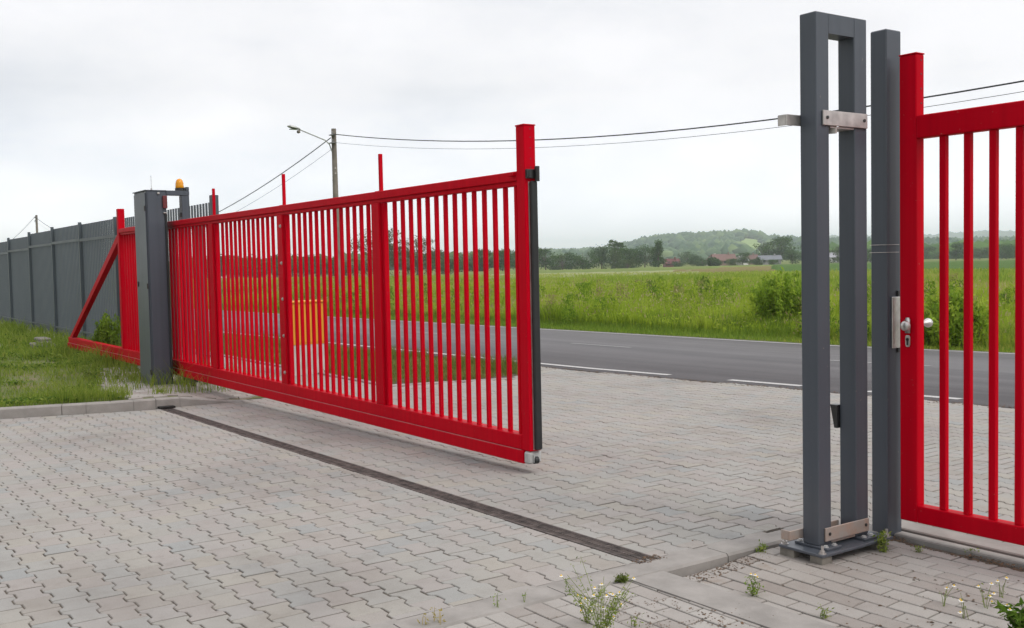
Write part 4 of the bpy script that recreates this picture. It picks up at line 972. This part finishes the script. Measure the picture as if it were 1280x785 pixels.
weed(bpt(527,781),.05,'short dry yellow stalk left of the taller one',2,0,.2,14,[(.30,.26,.06),(.42,.34,.10)],(.01,.02),dry=True)
weed(bpt(778,727),.035,'flat mossy weed mat where the kerb meets the cross strip',14,0,1.8,260,[(.07,.10,.02),(.12,.16,.03),(.17,.2,.05)],(.010,.022))
weed(bpt(951,690),.05,'small green tuft against the sunken kerb face',7,0,.6,70,YG,(.012,.026))
for k,(px,py,lab,nf) in enumerate(((1205,760,'thin-stemmed white and yellow flower left of the leafy plant in the corner',3),(1232,748,'tall thin-stemmed yellow flower before the wicket gate',3),(1180,745,'lone small yellow flower stem left of the others before the wicket',2),(1252,735,'thin yellow flower stem nearest the wicket bottom rail',3))):
    weed(bpt(px,py+12),.11,lab,4,nf,.5,14,YG,(.008,.016))
weed(bpt(1275,800),.17,'broad-leaved green plant in the lower right corner',22,6,.8,520,[(.05,.11,.015),(.09,.17,.02),(.14,.23,.03)],(.02,.05))
for k,(px,py,lab) in enumerate(((1216,692,'small weed in the dirt joint under the wicket gate'),(1148,690,'tiny weed tuft just right of the plain grey post'))):
    weed(bpt(px,py),.03,lab,6,0,1,40,YG,(.010,.02))
n=2600; y=rng.uniform(0,4.8,n); x=kerbx(y)-.25-rng.uniform(0,1,n)**1.3*14
ok=in_lawn(x,y)&((vnoise(x,y,.8,31)>.5)|(y>3.9)); x=x[ok];y=y[ok]; k=np.repeat(np.arange(len(x)),14); hh=.05+.16*sstep(3.0,4.4,y)*rng.random(len(x))
LPp=np.stack([x[k]+rng.normal(0,.035,len(k)),y[k]+rng.normal(0,.035,len(k)),islz(x[k],y[k])+.01+hh[k]*rng.random(len(k))],1)
V_,Q_,C_=leaves(LPp,rng.uniform(.025,.065,len(k)),pick([(.06,.12,.02),(.11,.19,.03),(.2,.29,.04),(.3,.33,.08)],rng.random(len(k))),.7,.5)
tag(np_mesh('lawn_weeds',V_,Q_,LEAF,C_),'low broad-leaved weeds mixed into the lawn near the grey fence','weeds',kind='stuff')
# weeds on the pad by the column
for px,py,hh,lab in((168,473,.13,'yellow-green weed on the worn paving left of the drive column'),(145,470,.10,'small weed on the pad under the gate left of the column'),(200,489,.05,'low weed beside the drive column base'),(108,470,.30,'tall grass tuft at the lawn edge under the gate')):
    q=gpt(px,py,.05); q[2]=float(islz(q[0],q[1])); weed(q,hh,lab,12,0,.7,160,YG,(.02,.05))
# ------------------------------------------------------------------ litter of soil and moss crumbs
cr=MB()
def crumbs(x0,x1,y0,y1,n,s=(.003,.009),f=None):
    for _ in range(n):
        x=random.uniform(x0,x1); y=random.uniform(y0,y1)
        if f and not f(x,y): continue
        r=random.uniform(*s); z=zbrick(x,y) if x>-3.66 else float(G(x)); a=random.uniform(0,6.28)
        V=[(x+r*random.uniform(.6,1.3)*math.cos(a+k*1.257),y+r*random.uniform(.6,1.3)*math.sin(a+k*1.257),z+.0015) for k in range(5)]+[(x,y,z+.0015+r*.5)]
        cr.add(V,[(0,1,5),(1,2,5),(2,3,5),(3,4,5),(4,0,5)])
crumbs(-3.65,-3.54,3.4,4.05,320,(.002,.006)); crumbs(-3.4,-1.2,4.72,4.81,1300,(.003,.009),lambda x,y:vnoise(np.array([x]),np.array([y]),.12,3)[0]>.35); crumbs(-3.45,-2.95,2.75,3.12,420,(.0015,.005),lambda x,y:vnoise(np.array([x]),np.array([y]),.09,3)[0]>.45); crumbs(-3.6,-1.5,1.8,4.7,140,(.002,.006)); crumbs(-3.2,-2.8,3.05,3.4,60); crumbs(-2.9,-2.2,3.5,4.6,160,(.003,.011),lambda x,y:vnoise(np.array([x]),np.array([y]),.2,3)[0]>.6)
for _ in range(2600):
    rr_=random.randint(0,68); y=-2.2+rr_*.1+.05+random.gauss(0,.004); x=random.uniform(-3.6,-1.4)
    if y>4.7 or 3.15<y<3.42 or vnoise(np.array([x]),np.array([y]),.35,8)[0]<.5: continue
    if random.random()<.25: x=round((x+3.76)/.1)*.1-3.76+random.gauss(0,.004); y+=random.uniform(-.05,.05)
    crumbs(x-.001,x+.001,y-.001,y+.001,1,(.0015,.0055))
crumbs(-3.9,-3.8,3.37,3.55,60,(.003,.009)); crumbs(-11,-3.9,.5,8,120,(.003,.007))
for _ in range(1500):
    x=random.uniform(-13,2); y=float(road_near(x))-.30+random.gauss(0,.05); r_=random.uniform(.004,.012); z=float(G(x)); a=random.uniform(0,6.28)
    cr.add([(x+r_*random.uniform(.6,1.3)*math.cos(a+k*1.257),y+r_*random.uniform(.6,1.3)*math.sin(a+k*1.257),z+.0015) for k in range(5)]+[(x,y,z+.0015+r_*.5)],[(0,1,5),(1,2,5),(2,3,5),(3,4,5),(4,0,5)])
tag(cr.build('soil_crumbs',simple('moss_soil',(.075,.055,.04),.95,0,.4,40,c2=(.19,.11,.06))),'brown soil and dried moss crumbs scattered in the paving joints','debris',kind='stuff')
# ------------------------------------------------------------------ haze
hz=MB(); hz.box((-6300,-300,-8),(400,6300,150)); HM=bpy.data.materials.new('haze_air'); HM.use_nodes=True; nt=HM.node_tree
for n_ in list(nt.nodes):
    if n_.type!='OUTPUT_MATERIAL': nt.nodes.remove(n_)
pv=nt.nodes.new('ShaderNodeVolumePrincipled'); pv.inputs['Color'].default_value=(.89,.95,1.0,1); pv.inputs['Density'].default_value=.00026; pv.inputs['Anisotropy'].default_value=.2
nt.links.new(pv.outputs[0],nt.nodes['Material Output'].inputs['Volume'])
tag(hz.build('haze',HM),'thin pale haze over the fields and hills','haze',kind='stuff')
# ------------------------------------------------------------------ light
w=bpy.data.worlds.new('World'); S.world=w; w.use_nodes=True; nt=w.node_tree
for n_ in list(nt.nodes): nt.nodes.remove(n_)
out=nt.nodes.new('ShaderNodeOutputWorld'); sky=nt.nodes.new('ShaderNodeTexSky'); sky.sky_type='NISHITA'; sky.sun_disc=False
SUNEL,SUNAZ=math.radians(50),math.radians(72)   # azimuth clockwise from +Y
sky.sun_elevation=SUNEL; sky.sun_rotation=SUNAZ; sky.dust_density=3
b1=nt.nodes.new('ShaderNodeBackground'); b1.inputs[1].default_value=.08; nt.links.new(sky.outputs[0],b1.inputs[0])
tc=nt.nodes.new('ShaderNodeTexCoord'); mp=nt.nodes.new('ShaderNodeMapping'); mp.inputs['Scale'].default_value=(1,1,2.6); mp.inputs['Location'].default_value=(3.1,1.7,.4); nt.links.new(tc.outputs['Generated'],mp.inputs[0])
n1=noise(nt,2.6,8,.55,vec=mp.outputs[0]); cl=ramp(nt,n1,[(.30,(.82,.845,.91)),(.41,(.93,.94,.985)),(.51,(1.03,1.025,1.055)),(.60,(1.10,1.09,1.12))])
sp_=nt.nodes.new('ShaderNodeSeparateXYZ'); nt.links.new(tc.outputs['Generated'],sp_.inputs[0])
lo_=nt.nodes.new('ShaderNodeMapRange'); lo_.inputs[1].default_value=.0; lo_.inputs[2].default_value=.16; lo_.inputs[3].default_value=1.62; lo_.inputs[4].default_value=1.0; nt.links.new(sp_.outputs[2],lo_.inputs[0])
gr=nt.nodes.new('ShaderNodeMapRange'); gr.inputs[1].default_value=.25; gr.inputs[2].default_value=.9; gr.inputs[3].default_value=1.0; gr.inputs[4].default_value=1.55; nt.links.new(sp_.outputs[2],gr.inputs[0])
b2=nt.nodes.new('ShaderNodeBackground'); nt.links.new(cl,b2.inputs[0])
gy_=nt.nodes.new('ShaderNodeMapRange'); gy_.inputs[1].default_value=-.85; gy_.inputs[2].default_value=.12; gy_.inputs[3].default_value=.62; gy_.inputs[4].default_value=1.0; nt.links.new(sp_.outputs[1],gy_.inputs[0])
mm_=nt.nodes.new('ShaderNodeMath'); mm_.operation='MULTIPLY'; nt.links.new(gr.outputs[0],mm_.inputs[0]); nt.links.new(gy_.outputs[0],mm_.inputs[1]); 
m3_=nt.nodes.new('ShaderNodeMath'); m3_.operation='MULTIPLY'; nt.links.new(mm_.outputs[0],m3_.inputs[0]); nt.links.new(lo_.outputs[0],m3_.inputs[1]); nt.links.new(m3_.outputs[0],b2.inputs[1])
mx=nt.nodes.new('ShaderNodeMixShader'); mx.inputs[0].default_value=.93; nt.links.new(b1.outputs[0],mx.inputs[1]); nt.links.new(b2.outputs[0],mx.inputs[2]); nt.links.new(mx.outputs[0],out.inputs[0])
sl=bpy.data.lights.new('sun','SUN'); sl.energy=1.5; sl.angle=math.radians(16); sl.color=(1,.96,.90)
so=bpy.data.objects.new('sun',sl); COL.objects.link(so)
sd=Vector((math.sin(SUNAZ)*math.cos(SUNEL),math.cos(SUNAZ)*math.cos(SUNEL),math.sin(SUNEL))); so.rotation_euler=sd.to_track_quat('Z','Y').to_euler()
S.view_settings.view_transform='Standard'; S.view_settings.look='None'; S.view_settings.gamma=1; S.view_settings.exposure=0; S.view_settings.use_curve_mapping=False
S.cycles.use_denoising=True
try: S.cycles.denoiser='OPENIMAGEDENOISE'
except Exception: pass
S.cycles.max_bounces=8; S.cycles.transparent_max_bounces=8; S.cycles.volume_bounces=2; S.cycles.sample_clamp_indirect=6; S.cycles.caustics_reflective=False; S.cycles.caustics_refractive=False
